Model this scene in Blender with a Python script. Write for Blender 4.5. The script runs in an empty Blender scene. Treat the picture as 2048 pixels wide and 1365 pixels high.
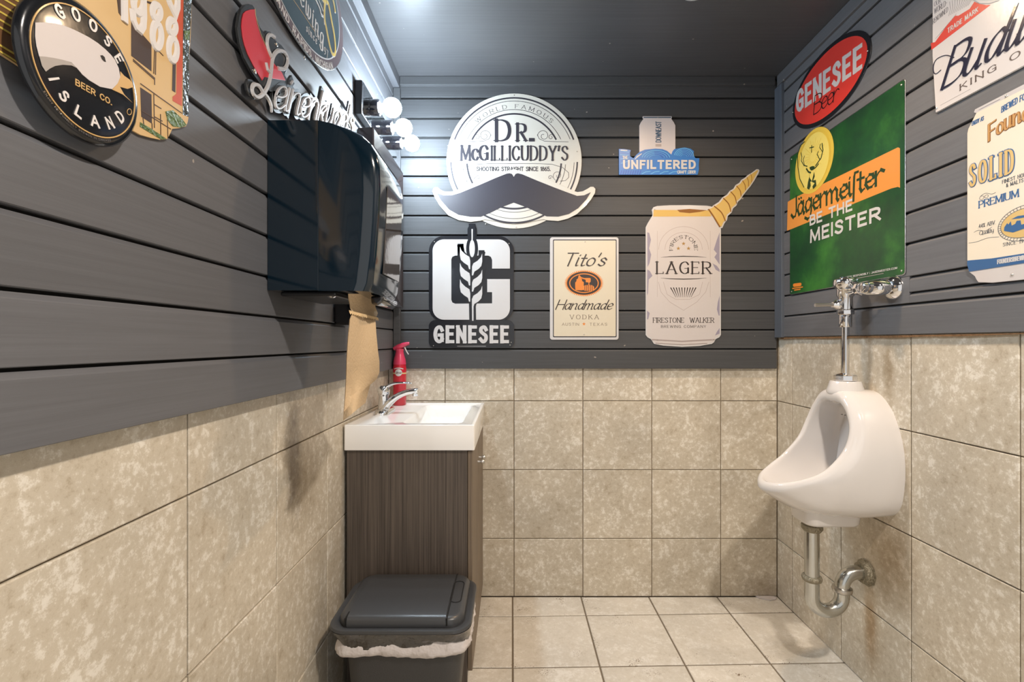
import bpy, bmesh, math, random
from mathutils import Vector, Matrix
from mathutils.geometry import tessellate_polygon
random.seed(7)
PI = math.pi
scene = bpy.context.scene
COL = scene.collection

# ------------------------------------------------------------------ camera
F = 959.0; CH = 1.218; HZ = 685.3
cam_d = bpy.data.cameras.new('camera'); cam = bpy.data.objects.new('camera', cam_d); COL.objects.link(cam)
cam.location = (0, 0, CH); cam.rotation_euler = (PI/2, 0, 0)
cam_d.sensor_width = 36; cam_d.lens = F/2048*36; cam_d.shift_y = 2.8/2048; cam_d.clip_start = 0.02
scene.camera = cam
# ------------------------------------------------------------------ world (light of the hallway through the open doorway behind the camera)
w = bpy.data.worlds.new('world'); scene.world = w; w.use_nodes = True
w.node_tree.nodes['Background'].inputs[0].default_value = (1.0, .97, .94, 1)
w.node_tree.nodes['Background'].inputs[1].default_value = .80
def lamp(name, kind, loc, energy, color, size=.1, rot=(0, 0, 0), spot=None, blend=.6):
    d = bpy.data.lights.new(name, kind); d.energy = energy; d.color = color
    if kind == 'AREA': d.shape = 'DISK'; d.size = size
    else: d.shadow_soft_size = size
    if spot: d.spot_size = spot; d.spot_blend = blend
    o = bpy.data.objects.new(name, d); COL.objects.link(o); o.location = loc; o.rotation_euler = rot
    return o
BULB_RAD = 270.0         # radiance of the vanity bulbs
CAN_WARM = 60.0          # watts of the warm downlight above the middle of the room
FILL_BACK = 44.0          # watts of the added fill light near the camera
lamp('downlight_and_fill', 'SPOT', (.655, 1.70, 2.455), CAN_WARM, (1, .70, .43), .045, spot=math.radians(156), blend=1)
lamp('downlight_and_fill', 'AREA', (.72, .22, 2.455), FILL_BACK, (1, .89, .78), .12)  # added fill light, out of view, brightens the left wall
scene.view_settings.view_transform = 'Standard'; scene.view_settings.look = 'None'
scene.view_settings.gamma = 1; scene.view_settings.use_curve_mapping = False
scene.view_settings.exposure = 0.03

# ------------------------------------------------------------------ materials
def srgb(r, g, b):
    f = lambda c: (c/255/12.92) if c/255 <= .04045 else ((c/255+.055)/1.055)**2.4
    return (f(r), f(g), f(b), 1)
MATS = {}
def mat(name, col, rough=.5, metal=0, spec=.5, coat=0, emit=None, es=0, trans=0, bump=None, ior=None):
    if name in MATS: return MATS[name]
    m = bpy.data.materials.new(name); m.use_nodes = True; MATS[name] = m
    nt = m.node_tree; b = nt.nodes['Principled BSDF']
    b.inputs['Base Color'].default_value = col if len(col) == 4 else (*col, 1)
    b.inputs['Roughness'].default_value = rough; b.inputs['Metallic'].default_value = metal
    b.inputs['Specular IOR Level'].default_value = spec
    if coat: b.inputs['Coat Weight'].default_value = coat; b.inputs['Coat Roughness'].default_value = .06
    if emit: b.inputs['Emission Color'].default_value = (*emit, 1); b.inputs['Emission Strength'].default_value = es
    if trans: b.inputs['Transmission Weight'].default_value = trans
    if ior: b.inputs['IOR'].default_value = ior
    # a slight grain, so that no surface is dead flat
    n = nt.nodes.new('ShaderNodeTexNoise'); n.inputs['Scale'].default_value = (bump or (60, .02))[0]
    tc = nt.nodes.new('ShaderNodeTexCoord'); nt.links.new(tc.outputs['Object'], n.inputs['Vector'])
    bp = nt.nodes.new('ShaderNodeBump'); bp.inputs['Strength'].default_value = (bump or (60, .02))[1]; bp.inputs['Distance'].default_value = .01
    nt.links.new(n.outputs['Fac'], bp.inputs['Height']); nt.links.new(bp.outputs['Normal'], b.inputs['Normal'])
    return m
def N(nt, t, **kw):
    n = nt.nodes.new(t)
    for k, v in kw.items():
        if k.startswith('i_'): n.inputs[k[2:].replace('_', ' ')].default_value = v
        else: setattr(n, k, v)
    return n
def ramp(nt, pts, src):
    r = nt.nodes.new('ShaderNodeValToRGB'); e = r.color_ramp.elements
    e[0].position, e[0].color = pts[0][0], pts[0][1]; e[1].position, e[1].color = pts[-1][0], pts[-1][1]
    for p, c in pts[1:-1]:
        x = e.new(p); x.color = c
    nt.links.new(src, r.inputs['Fac']); return r
def stone(name, dark, midc, light, rough, stains=(), pits=0):
    m = bpy.data.materials.new(name); m.use_nodes = True; MATS[name] = m
    nt = m.node_tree; b = nt.nodes['Principled BSDF']; L = nt.links.new
    geo = N(nt, 'ShaderNodeNewGeometry'); oi = N(nt, 'ShaderNodeObjectInfo')
    mul = N(nt, 'ShaderNodeVectorMath', operation='SCALE'); L(oi.outputs['Location'], mul.inputs[0]); mul.inputs['Scale'].default_value = 3.7
    add = N(nt, 'ShaderNodeVectorMath', operation='ADD'); L(geo.outputs['Position'], add.inputs[0]); L(mul.outputs[0], add.inputs[1])
    n1 = N(nt, 'ShaderNodeTexNoise', i_Scale=11.0, i_Detail=10.0, i_Roughness=.80, i_Distortion=.05); L(add.outputs[0], n1.inputs['Vector'])
    n2 = N(nt, 'ShaderNodeTexNoise', i_Scale=48.0, i_Detail=6.0, i_Roughness=.78, i_Distortion=.1); L(add.outputs[0], n2.inputs['Vector'])
    mx = N(nt, 'ShaderNodeMix', data_type='FLOAT'); mx.inputs[0].default_value = .58
    L(n1.outputs['Fac'], mx.inputs[2]); L(n2.outputs['Fac'], mx.inputs[3])
    r = ramp(nt, [(.38, dark), (.47, midc), (.51, midc), (.58, light), (.64, light)], mx.outputs[0])
    col = r.outputs['Color']
    v = N(nt, 'ShaderNodeTexNoise', i_Scale=3.1, i_Detail=2.0); L(add.outputs[0], v.inputs['Vector'])
    hs = N(nt, 'ShaderNodeHueSaturation'); L(col, hs.inputs['Color'])
    mr = N(nt, 'ShaderNodeMapRange', i_From_Min=.3, i_From_Max=.7, i_To_Min=.9, i_To_Max=1.1); L(v.outputs['Fac'], mr.inputs['Value']); L(mr.outputs[0], hs.inputs['Value'])
    col = hs.outputs['Color']
    if pits:
        vp = N(nt, 'ShaderNodeTexNoise', i_Scale=230.0, i_Detail=1.0); L(add.outputs[0], vp.inputs['Vector'])
        vq = N(nt, 'ShaderNodeTexNoise', i_Scale=9.0, i_Detail=2.0); L(add.outputs[0], vq.inputs['Vector'])
        mm = N(nt, 'ShaderNodeMath', operation='MULTIPLY'); L(vp.outputs['Fac'], mm.inputs[0]); L(vq.outputs['Fac'], mm.inputs[1])
        rp = ramp(nt, [(.43, (0, 0, 0, 1)), (.46, (1, 1, 1, 1))], mm.outputs[0])
        mp = N(nt, 'ShaderNodeMix', data_type='RGBA'); L(rp.outputs['Color'], mp.inputs[0]); L(col, mp.inputs[6]); mp.inputs[7].default_value = srgb(110, 90, 66)
        col = mp.outputs[2]
    for (c, s, colr, amt) in stains:      # soiled patches: centre, half sizes, colour, amount
        sub = N(nt, 'ShaderNodeVectorMath', operation='SUBTRACT'); L(geo.outputs['Position'], sub.inputs[0]); sub.inputs[1].default_value = c
        dv = N(nt, 'ShaderNodeVectorMath', operation='DIVIDE'); L(sub.outputs[0], dv.inputs[0]); dv.inputs[1].default_value = s
        ln = N(nt, 'ShaderNodeVectorMath', operation='LENGTH'); L(dv.outputs[0], ln.inputs[0])
        ns = N(nt, 'ShaderNodeTexNoise', i_Scale=22.0, i_Detail=5.0, i_Roughness=.7); L(geo.outputs['Position'], ns.inputs['Vector'])
        ad = N(nt, 'ShaderNodeMath', operation='MULTIPLY_ADD'); L(ns.outputs['Fac'], ad.inputs[0]); ad.inputs[1].default_value = 1.5; L(ln.outputs['Value'], ad.inputs[2])
        ms = N(nt, 'ShaderNodeMapRange', i_From_Min=1.0, i_From_Max=1.9, i_To_Min=amt, i_To_Max=0.0); L(ad.outputs[0], ms.inputs['Value'])
        mp = N(nt, 'ShaderNodeMix', data_type='RGBA', blend_type='MULTIPLY'); L(ms.outputs[0], mp.inputs[0]); L(col, mp.inputs[6]); mp.inputs[7].default_value = colr
        col = mp.outputs[2]
    L(col, b.inputs['Base Color']); b.inputs['Roughness'].default_value = rough
    bp = N(nt, 'ShaderNodeBump', i_Strength=.22, i_Distance=.004); L(n2.outputs['Fac'], bp.inputs['Height']); L(bp.outputs['Normal'], b.inputs['Normal'])
    return m
def painted_wood(name, col, rough, axis, spec=.5):
    m = bpy.data.materials.new(name); m.use_nodes = True; MATS[name] = m
    nt = m.node_tree; b = nt.nodes['Principled BSDF']; L = nt.links.new
    geo = N(nt, 'ShaderNodeNewGeometry'); mp = N(nt, 'ShaderNodeMapping'); L(geo.outputs['Position'], mp.inputs['Vector'])
    mp.inputs['Scale'].default_value = (2.5, 120, 120) if axis == 'X' else (120, 2.5, 120) if axis == 'Y' else (120, 120, 2.5)
    n = N(nt, 'ShaderNodeTexNoise', i_Scale=1.0, i_Detail=4.0, i_Roughness=.6); L(mp.outputs[0], n.inputs['Vector'])
    n2 = N(nt, 'ShaderNodeTexNoise', i_Scale=5.0, i_Detail=3.0); L(geo.outputs['Position'], n2.inputs['Vector'])
    c2 = tuple(x*1.22 for x in col[:3])+(1,)
    r = ramp(nt, [(.35, col), (.7, c2)], n.outputs['Fac'])
    oi = N(nt, 'ShaderNodeObjectInfo'); hs = N(nt, 'ShaderNodeHueSaturation'); L(r.outputs['Color'], hs.inputs['Color'])
    mr = N(nt, 'ShaderNodeMapRange', i_To_Min=.9, i_To_Max=1.12); L(oi.outputs['Random'], mr.inputs['Value']); L(mr.outputs[0], hs.inputs['Value'])
    b.inputs['Specular IOR Level'].default_value = spec
    # a few paint chips
    n3 = N(nt, 'ShaderNodeTexNoise', i_Scale=38.0, i_Detail=1.0); L(geo.outputs['Position'], n3.inputs['Vector'])
    rc = ramp(nt, [(.80, (0, 0, 0, 1)), (.815, (1, 1, 1, 1))], n3.outputs['Fac'])
    mx = N(nt, 'ShaderNodeMix', data_type='RGBA'); L(rc.outputs['Color'], mx.inputs[0]); L(hs.outputs['Color'], mx.inputs[6]); mx.inputs[7].default_value = (.3, .27, .24, 1)
    L(mx.outputs[2], b.inputs['Base Color'])
    rr = N(nt, 'ShaderNodeMapRange', i_To_Min=rough-.06, i_To_Max=rough+.08); L(n2.outputs['Fac'], rr.inputs['Value']); L(rr.outputs[0], b.inputs['Roughness'])
    bp = N(nt, 'ShaderNodeBump', i_Strength=.16, i_Distance=.002); L(n.outputs['Fac'], bp.inputs['Height']); L(bp.outputs['Normal'], b.inputs['Normal'])
    return m
M_tile = stone('travertine_wall_tile', srgb(174, 162, 142), srgb(196, 187, 170), srgb(224, 219, 208), .42,
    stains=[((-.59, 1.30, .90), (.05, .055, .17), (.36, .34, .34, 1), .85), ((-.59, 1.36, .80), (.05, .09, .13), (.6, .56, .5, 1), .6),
            ((1.26, 1.60, .50), (.06, .12, .16), (.55, .45, .33, 1), .75), ((1.26, 1.68, .22), (.06, .035, .15), (.62, .48, .33, 1), .8),
            ((1.26, 1.60, 1.12), (.06, .03, .14), (.55, .47, .36, 1), .7), ((1.2, 2.29, .02), (.12, .05, .09), (.5, .45, .4, 1), .6)])
M_ftile = stone('travertine_floor_tile', srgb(196, 189, 176), srgb(209, 203, 192), srgb(224, 220, 212), .36,
    stains=[((1.10, 1.90, 0), (.10, .09, .05), (.6, .58, .55, 1), .7)], pits=1)
M_wX = painted_wood('charcoal_paint_back', (.058, .060, .064, 1), .60, 'X', .35)
M_wY = painted_wood('charcoal_paint_side', (.086, .089, .099, 1), .60, 'Y', 1.0)
M_trim = painted_wood('slate_paint_trim', (.085, .10, .125, 1), .42, 'Z')
M_ceil = painted_wood('charcoal_paint_ceiling', (.060, .061, .065, 1), .42, 'X')
M_dark = mat('gap_black', (.006, .006, .006), .9)
M_grout = mat('grout', srgb(160, 145, 122), .9, bump=(200, .3))
M_gfloor = mat('grout_floor', srgb(120, 108, 92), .9, bump=(200, .3))
M_raw = mat('raw_wood_edge', srgb(120, 90, 60), .8, bump=(80, .5))
M_porc = mat('white_porcelain', (.70, .68, .67), .08, coat=.6, bump=(5, .01))
M_sink = mat('white_sink_top', (.86, .86, .85), .12, coat=.5, bump=(5, .01))
M_chrome = mat('chrome', (.82, .82, .83), .06, 1, bump=(30, .01))
M_nickel = mat('brushed_metal', (.52, .50, .47), .3, 1, bump=(90, .15))
M_rust = mat('corroded_metal', (.30, .27, .20), .55, .6, bump=(120, .8))
M_tin = mat('tin_edge', (.6, .6, .6), .25, 1)
M_screw = mat('screw_steel', (.75, .74, .7), .25, 1)
M_disp = mat('gloss_navy_plastic', (.003, .012, .022), .12, coat=.6, bump=(4, .01))
M_gloss = mat('gloss_black_plastic', (.006, .006, .008), .06, coat=1, bump=(4, .01))
M_blackp = mat('black_plastic', (.012, .012, .013), .35)
M_bin = mat('grey_bin_plastic', (.035, .035, .036), .48, bump=(300, .12))
M_lid = mat('lid_plastic', (.05, .053, .058), .32, bump=(300, .03))
M_bag = mat('black_bag_film', (.018, .016, .014), .12, coat=1, bump=(38, 1.0))
M_liner = mat('white_liner_film', (.58, .54, .53), .45, bump=(45, .7))
M_frame = mat('mirror_frame_black', (.025, .018, .018), .22, coat=.3)
M_mirror = mat('mirror_glass', (.85, .87, .87), .02, 1)
M_red = mat('red_print', srgb(206, 52, 48), .3, coat=.3)
M_white = mat('white_print', srgb(202, 201, 202), .32, coat=.3)
M_black = mat('black_print', (.012, .013, .017), .25, coat=.4)

# ------------------------------------------------------------------ objects
def put(o, parent=None):
    COL.objects.link(o)
    if parent: o.parent = parent
    return o
def tag(o, label=None, cat=None, group=None, kind=None):
    if label: o['label'] = label
    if cat: o['category'] = cat
    if group: o['group'] = group
    if kind: o['kind'] = kind
    return o
def world_loc(o):
    p = Vector(o.location)
    while o.parent: o = o.parent; p = p + Vector(o.location)
    return p
def thing(name, label, cat, loc, group=None):
    o = bpy.data.objects.new(name, None); put(o); o.location = loc; o.empty_display_size = .05
    return tag(o, label, cat, group)
class MB:
    """collects world-space vertices and faces, builds ONE mesh object"""
    def __init__(s): s.v = []; s.f = []
    def add(s, vs, fs):
        n = len(s.v); s.v += [Vector(v) for v in vs]; s.f += [tuple(i+n for i in f) for f in fs]
    def box(s, a, b):
        (x0, y0, z0), (x1, y1, z1) = a, b
        s.add([(x0, y0, z0), (x1, y0, z0), (x1, y1, z0), (x0, y1, z0), (x0, y0, z1), (x1, y0, z1), (x1, y1, z1), (x0, y1, z1)],
              [(0, 3, 2, 1), (4, 5, 6, 7), (0, 1, 5, 4), (1, 2, 6, 5), (2, 3, 7, 6), (3, 0, 4, 7)])
    def rings(s, rs, cap0=True, cap1=True, closed=True):
        n = len(rs[0]); vs = [p for r in rs for p in r]; fs = []
        for i in range(len(rs)-1):
            for j in range(n if closed else n-1):
                k = (j+1) % n
                fs.append((i*n+j, i*n+k, (i+1)*n+k, (i+1)*n+j))
        if cap0: fs.append(tuple(range(n-1, -1, -1)))
        if cap1: fs.append(tuple((len(rs)-1)*n+j for j in range(n)))
        s.add(vs, fs)
    def build(s, name, m, parent=None, smooth=False, bevel=0, seg=2, angle=35, recalc=True, sub=0, kind=None):
        if not s.v: return None
        xs = [v.x for v in s.v]; ys = [v.y for v in s.v]; zs = [v.z for v in s.v]
        c = Vector(((min(xs)+max(xs))/2, (min(ys)+max(ys))/2, (min(zs)+max(zs))/2))
        me = bpy.data.meshes.new(name); me.from_pydata([v-c for v in s.v], [], s.f)
        if recalc:
            bm = bmesh.new(); bm.from_mesh(me); bmesh.ops.recalc_face_normals(bm, faces=bm.faces); bm.to_mesh(me); bm.free()
        me.materials.append(m)
        o = bpy.data.objects.new(name, me); put(o, parent)
        o.location = c - (world_loc(parent) if parent else Vector((0, 0, 0)))
        if smooth:
            for p in me.polygons: p.use_smooth = True
        if bevel:
            md = o.modifiers.new('bevel', 'BEVEL'); md.width = bevel; md.segments = seg; md.limit_method = 'ANGLE'; md.angle_limit = math.radians(angle)
            if smooth:
                md.harden_normals = False
        if sub:
            md = o.modifiers.new('subsurf', 'SUBSURF'); md.levels = md.render_levels = sub
        if smooth and not sub:
            me.set_sharp_from_angle(angle=math.radians(50))
        if kind: o['kind'] = kind
        return o
def circle_pts(c, r, axis, n=20, ry=None):
    ry = ry or r; out = []
    for i in range(n):
        a = 2*PI*i/n; p, q = r*math.cos(a), ry*math.sin(a)
        out.append(Vector(c)+Vector({'X': (0, p, q), 'Y': (p, 0, q), 'Z': (p, q, 0)}[axis]))
    return out
def lathe(mb, c, axis, prof, n=24, cap0=True, cap1=True):
    """prof: list of (offset along axis, radius)"""
    d = Vector({'X': (1, 0, 0), 'Y': (0, 1, 0), 'Z': (0, 0, 1)}[axis])
    mb.rings([circle_pts(Vector(c)+d*t, max(r, 1e-5), axis, n) for t, r in prof], cap0, cap1)
def catmull(pts, k=8, closed=False):
    P = [Vector(p) for p in pts]; n = len(P); out = []
    if n < 3: return P
    m = n if closed else n-1
    for i in range(m):
        if closed: a, b, c, d = P[(i-1) % n], P[i], P[(i+1) % n], P[(i+2) % n]
        else: a, b, c, d = P[max(i-1, 0)], P[i], P[i+1], P[min(i+2, n-1)]
        for j in range(k):
            t = j/k
            out.append(.5*((2*b)+(c-a)*t+(2*a-5*b+4*c-d)*t*t+(3*b-a-3*c+d)*t**3))
    if not closed: out.append(P[-1])
    return out
def tube(mb, path, rad, n=16, flat=1.0, smooth=6, up=Vector((0, 0, 1))):
    P = catmull(path, smooth) if smooth else [Vector(p) for p in path]
    if isinstance(rad, (int, float)): rad = [rad]*len(path)
    rs = []; m = len(P)
    for i, p in enumerate(P):
        t = i/(m-1)*(len(rad)-1); a = int(min(t, len(rad)-2)) if len(rad) > 1 else 0
        r = rad[a]+(rad[min(a+1, len(rad)-1)]-rad[a])*(t-a)
        d = (P[min(i+1, m-1)]-P[max(i-1, 0)]).normalized()
        u = d.cross(up)
        if u.length < 1e-3: u = d.cross(Vector((0, 1, 0)))
        u.normalize(); v = u.cross(d).normalized()
        rs.append([p+u*(r*math.cos(2*PI*j/n))+v*(r*flat*math.sin(2*PI*j/n)) for j in range(n)])
    mb.rings(rs)
def rrect(x0, y0, x1, y1, r, n=6):
    out = []
    for cx, cy, a0 in ((x1-r, y1-r, 0), (x0+r, y1-r, 90), (x0+r, y0+r, 180), (x1-r, y0+r, 270)):
        for i in range(n+1):
            a = math.radians(a0+90*i/n); out.append((cx+r*math.cos(a), cy+r*math.sin(a)))
    return out

# ------------------------------------------------------------------ wall frames: (u, v, w) = along the wall, height, out of the wood face
WX = -.56; TX = -.592; WB = 2.275; TB = 2.295
def toL(u, v, w): return Vector((WX+w, u, v))
def toB(u, v, w): return Vector((u, WB-w, v))
def toR(u, v, w): return Vector((1.226-.012-w+.019*u, u, v))
def pxL(px, py, w=.008):
    Y = (WX+w)*F/(px-1024); return (Y, CH+(HZ-py)*Y/F)
def pxB(px, py, w=.008):
    Y = WB-w; return ((px-1024)*Y/F, CH+(HZ-py)*Y/F)
def pxR(px, py, w=.008):
    Y = (1.226-.012-w)/((px-1024)/F-.019); return (Y, CH+(HZ-py)*Y/F)
class Wall:
    def __init__(s, to, px): s.to = to; s.px = px
LW, BW, RW = Wall(toL, pxL), Wall(toB, pxB), Wall(toR, pxR)

def plate(mb, wall, loops, w0, w1):
    """loops in wall (u,v); first outer, others holes"""
    L3 = [[Vector((a, b, 0)) for a, b in lp] for lp in loops]
    tri = tessellate_polygon(L3); flat = [p for lp in loops for p in lp]; n = len(flat)
    vs = [wall.to(a, b, w1) for a, b in flat]+[wall.to(a, b, w0) for a, b in flat]
    fs = [tuple(t) for t in tri]+[tuple(i+n for i in reversed(t)) for t in tri]; k = 0
    for lp in loops:
        m = len(lp)
        for i in range(m):
            j = (i+1) % m; fs.append((k+i, k+j, k+j+n, k+i+n))
        k += m
    mb.add(vs, fs)
def ribbon(mb, wall, pts, wid, w0, w1, closed=False, cap=True, chamfer=0):
    """stroke along pts (u,v); wid number or list"""
    P = [Vector((p[0], p[1])) for p in pts]; m = len(P)
    if m < 2: return
    Wd = wid if isinstance(wid, (list, tuple)) else [wid]*m
    A = []; 
    for i, p in enumerate(P):
        a = P[(i-1) % m] if closed else P[max(i-1, 0)]; b = P[(i+1) % m] if closed else P[min(i+1, m-1)]
        d1 = (p-a); d2 = (b-p)
        d1 = d1.normalized() if d1.length > 1e-9 else (b-p).normalized(); d2 = d2.normalized() if d2.length > 1e-9 else d1
        t = d1+d2
        t = t.normalized() if t.length > 1e-6 else d1
        nrm = Vector((-t.y, t.x)); c = max(.45, abs(t.dot(d1)))
        h = Wd[i]/2/c; q = p.copy()
        if cap and not closed:
            if i == 0: q = p-d2*Wd[i]*.5
            if i == m-1: q = p+d1*Wd[i]*.5
        A.append((q, nrm*h))
    vs = []; fs = []; k = 1-chamfer
    for q, h in A:
        for s, z in ((1, w0), (k, w1), (-k, w1), (-1, w0)):
            vs.append(wall.to(q.x+h.x*s, q.y+h.y*s, z))
    for i in range(m if closed else m-1):
        j = (i+1) % m
        for a in range(3): fs.append((4*i+a, 4*i+a+1, 4*j+a+1, 4*j+a))
    if not closed: fs += [(3, 2, 1, 0), (4*m-4, 4*m-3, 4*m-2, 4*m-1)]
    mb.add(vs, fs)

# ------------------------------------------------------------------ a stroke alphabet
G = {}
def g(ch, adv, *st): G[ch] = (adv, [(s[0], [tuple(map(float, p.split(','))) for p in s[1:].split()]) for s in st])
g('A', .70, 'l0,0 .35,1 .7,0', 'l.13,.34 .57,.34'); g('B', .56, 'l0,0 0,1', 'c0,1 .3,1 .5,.9 .5,.64 .3,.53 0,.53', 'c0,.53 .33,.53 .56,.4 .56,.12 .33,0 0,0')
g('C', .62, 'c.62,.8 .5,.97 .33,1 .1,.85 0,.5 .1,.15 .33,0 .5,.03 .62,.2'); g('D', .63, 'l0,0 0,1', 'c0,1 .28,1 .53,.86 .63,.5 .53,.14 .28,0 0,0')
g('E', .5, 'l0,0 0,1', 'l0,1 .5,1', 'l0,.52 .42,.52', 'l0,0 .5,0'); g('F', .48, 'l0,0 0,1', 'l0,1 .5,1', 'l0,.52 .4,.52')
g('G', .64, 'c.62,.8 .5,.97 .33,1 .1,.85 0,.5 .1,.15 .33,0 .5,.04 .62,.16', 'l.62,.1 .62,.45 .36,.45'); g('H', .6, 'l0,0 0,1', 'l.6,0 .6,1', 'l0,.52 .6,.52')
g('I', .0, 'l0,0 0,1'); g('J', .36, 'c.36,1 .36,.25 .28,.03 .12,0 0,.14'); g('K', .58, 'l0,0 0,1', 'l.56,1 0,.4', 'l.2,.58 .6,0')
g('L', .46, 'l0,1 0,0', 'l0,0 .48,0'); g('M', .78, 'l0,0 .04,1', 'l.04,1 .39,.1 .74,1', 'l.74,1 .78,0'); g('N', .62, 'l0,0 0,1', 'l0,1 .62,0', 'l.62,0 .62,1')
g('O', .7, 'o.35,1 .6,.87 .7,.5 .6,.13 .35,0 .1,.13 0,.5 .1,.87'); g('P', .54, 'l0,0 0,1', 'c0,1 .32,1 .54,.87 .54,.58 .32,.46 0,.46')
g('Q', .7, 'o.35,1 .6,.87 .7,.5 .6,.13 .35,0 .1,.13 0,.5 .1,.87', 'l.4,.2 .75,-.12'); g('R', .58, 'l0,0 0,1', 'c0,1 .32,1 .54,.88 .54,.6 .32,.48 0,.48', 'l.26,.48 .6,0')
g('S', .52, 'c.5,.83 .4,.97 .26,1 .06,.9 .05,.7 .26,.54 .48,.4 .5,.17 .36,.02 .2,0 .0,.16'); g('T', .6, 'l0,1 .6,1', 'l.3,1 .3,0')
g('U', .6, 'c0,1 0,.5 .02,.2 .13,.02 .3,0 .47,.02 .58,.2 .6,.5 .6,1'); g('V', .66, 'l0,1 .33,0 .66,1'); g('W', .94, 'l0,1 .24,0 .47,.9 .7,0 .94,1')
g('X', .6, 'l0,0 .6,1', 'l0,1 .6,0'); g('Y', .62, 'l0,1 .31,.48 .62,1', 'l.31,.48 .31,0'); g('Z', .5, 'l0,1 .5,1 0,0 .5,0')
g('0', .5, 'o.25,1 .46,.8 .5,.5 .46,.2 .25,0 .04,.2 0,.5 .04,.8'); g('1', .18, 'l0,.82 .16,1 .16,0'); g('2', .48, 'c0,.8 .1,.98 .3,1 .46,.85 .42,.6 .2,.3 0,0', 'l0,0 .5,0')
g('4', .5, 'l.38,0 .38,1 0,.3 .52,.3'); g('5', .46, 'l.44,1 .06,1 .03,.56', 'c.03,.56 .25,.64 .45,.5 .46,.18 .3,0 .12,0 0,.12')
g('6', .48, 'c.44,.95 .2,.9 .03,.6 .02,.25 .12,.03 .3,0 .46,.15 .46,.42 .3,.56 .1,.5 .03,.35'); g('7', .48, 'l0,1 .48,1 .15,0')
g('8', .48, 'o.24,1 .42,.9 .42,.65 .24,.54 .06,.65 .06,.9', 'o.24,.54 .46,.42 .48,.15 .24,0 0,.15 .02,.42'); g('9', .48, 'c.04,.06 .28,.1 .46,.4 .46,.75 .34,.98 .16,1 .02,.85 .04,.58 .2,.45 .38,.52 .46,.66')
g('.', .06, 'l0,.03 .06,.03'); g(',', .06, 'l.06,.06 0,-.12'); g("'", .06, 'l.05,1 .0,.72'); g('-', .3, 'l0,.45 .3,.45'); g('|', .0, 'l0,-.1 0,1'); g(' ', .3)
g('%', .5, 'l0,0 .5,1', 'o.1,1 .18,.85 .1,.7 .02,.85', 'o.4,.3 .48,.15 .4,0 .32,.15'); g('&', .6, 'c.58,0 .1,.7 .2,.98 .4,.9 .35,.68 .05,.35 .05,.1 .25,0 .45,.1 .58,.42')
g('a', .47, 'c.42,.5 .28,.62 .1,.52 .03,.28 .12,.03 .28,.06 .42,.4', 'c.43,.62 .41,.15 .46,.01 .54,.06'); g('b', .4, 'l0,1 0,.02', 'c0,.4 .14,.6 .3,.6 .41,.38 .36,.1 .2,0 0,.08')
g('c', .38, 'c.36,.5 .22,.62 .06,.48 .03,.22 .14,.02 .3,.03 .4,.14'); g('d', .47, 'c.42,.5 .28,.62 .1,.52 .03,.28 .12,.03 .28,.06 .42,.4', 'c.45,1 .41,.15 .46,.01 .55,.06')
g('e', .42, 'c.03,.3 .25,.32 .4,.42 .36,.58 .22,.62 .06,.48 .03,.22 .14,.02 .3,.02 .44,.14'); g('f', .2, 'c.26,.98 .12,.98 .08,.8 .06,.3 .04,-.3')
g('g', .45, 'c.42,.5 .28,.62 .1,.52 .03,.28 .12,.05 .28,.08 .42,.4', 'c.44,.6 .42,0 .36,-.28 .18,-.36 .02,-.26'); g('h', .46, 'l.02,1 .02,0', 'c.02,.3 .14,.55 .3,.62 .39,.5 .39,.12 .44,0 .5,.04')
g('i', .12, 'c.02,.62 .02,.12 .07,0 .15,.05', 'l.03,.8 .06,.86'); g('k', .42, 'l0,1 0,0', 'c.02,.28 .2,.52 .32,.62 .36,.5 .2,.34 .05,.3', 'c.14,.32 .28,.1 .38,0 .46,.05')
g('l', .12, 'c.02,1 0,.14 .05,0 .14,.05'); g('m', .68, 'l0,.62 0,0', 'c0,.35 .1,.55 .22,.62 .3,.5 .3,0', 'c.3,.35 .4,.55 .52,.62 .6,.5 .6,.1 .65,0 .72,.05')
g('n', .45, 'l0,.62 0,0', 'c0,.35 .12,.55 .28,.62 .37,.5 .37,.1 .42,0 .5,.05'); g('o', .42, 'o.21,.62 .38,.5 .42,.3 .36,.08 .2,0 .04,.1 0,.32 .06,.52')
g('q', .45, 'c.42,.5 .28,.62 .1,.52 .03,.28 .12,.05 .28,.08 .42,.4', 'l.44,.6 .42,-.35'); g('r', .3, 'l0,.62 0,0', 'c0,.35 .12,.55 .24,.63 .34,.55')
g('s', .33, 'c.32,.5 .2,.62 .06,.54 .06,.42 .2,.32 .32,.2 .28,.05 .14,0 .0,.1'); g('t', .26, 'c.12,.88 .1,.14 .16,0 .3,.06', 'l-.03,.6 .27,.6')
g('u', .46, 'c0,.62 0,.15 .08,0 .22,.02 .37,.25', 'c.38,.62 .37,.1 .42,0 .5,.05'); g('v', .4, 'l0,.62 .2,0 .4,.62'); g('w', .6, 'c0,.62 .02,.15 .1,0 .2,.05 .28,.25 .28,.6', 'c.28,.2 .34,0 .46,.05 .58,.3 .54,.62')
g('y', .42, 'c0,.62 0,.2 .1,.04 .24,.08 .36,.3', 'c.38,.62 .36,0 .28,-.28 .1,-.34'); g('z', .38, 'l0,.6 .36,.6 0,0 .38,0')

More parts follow.
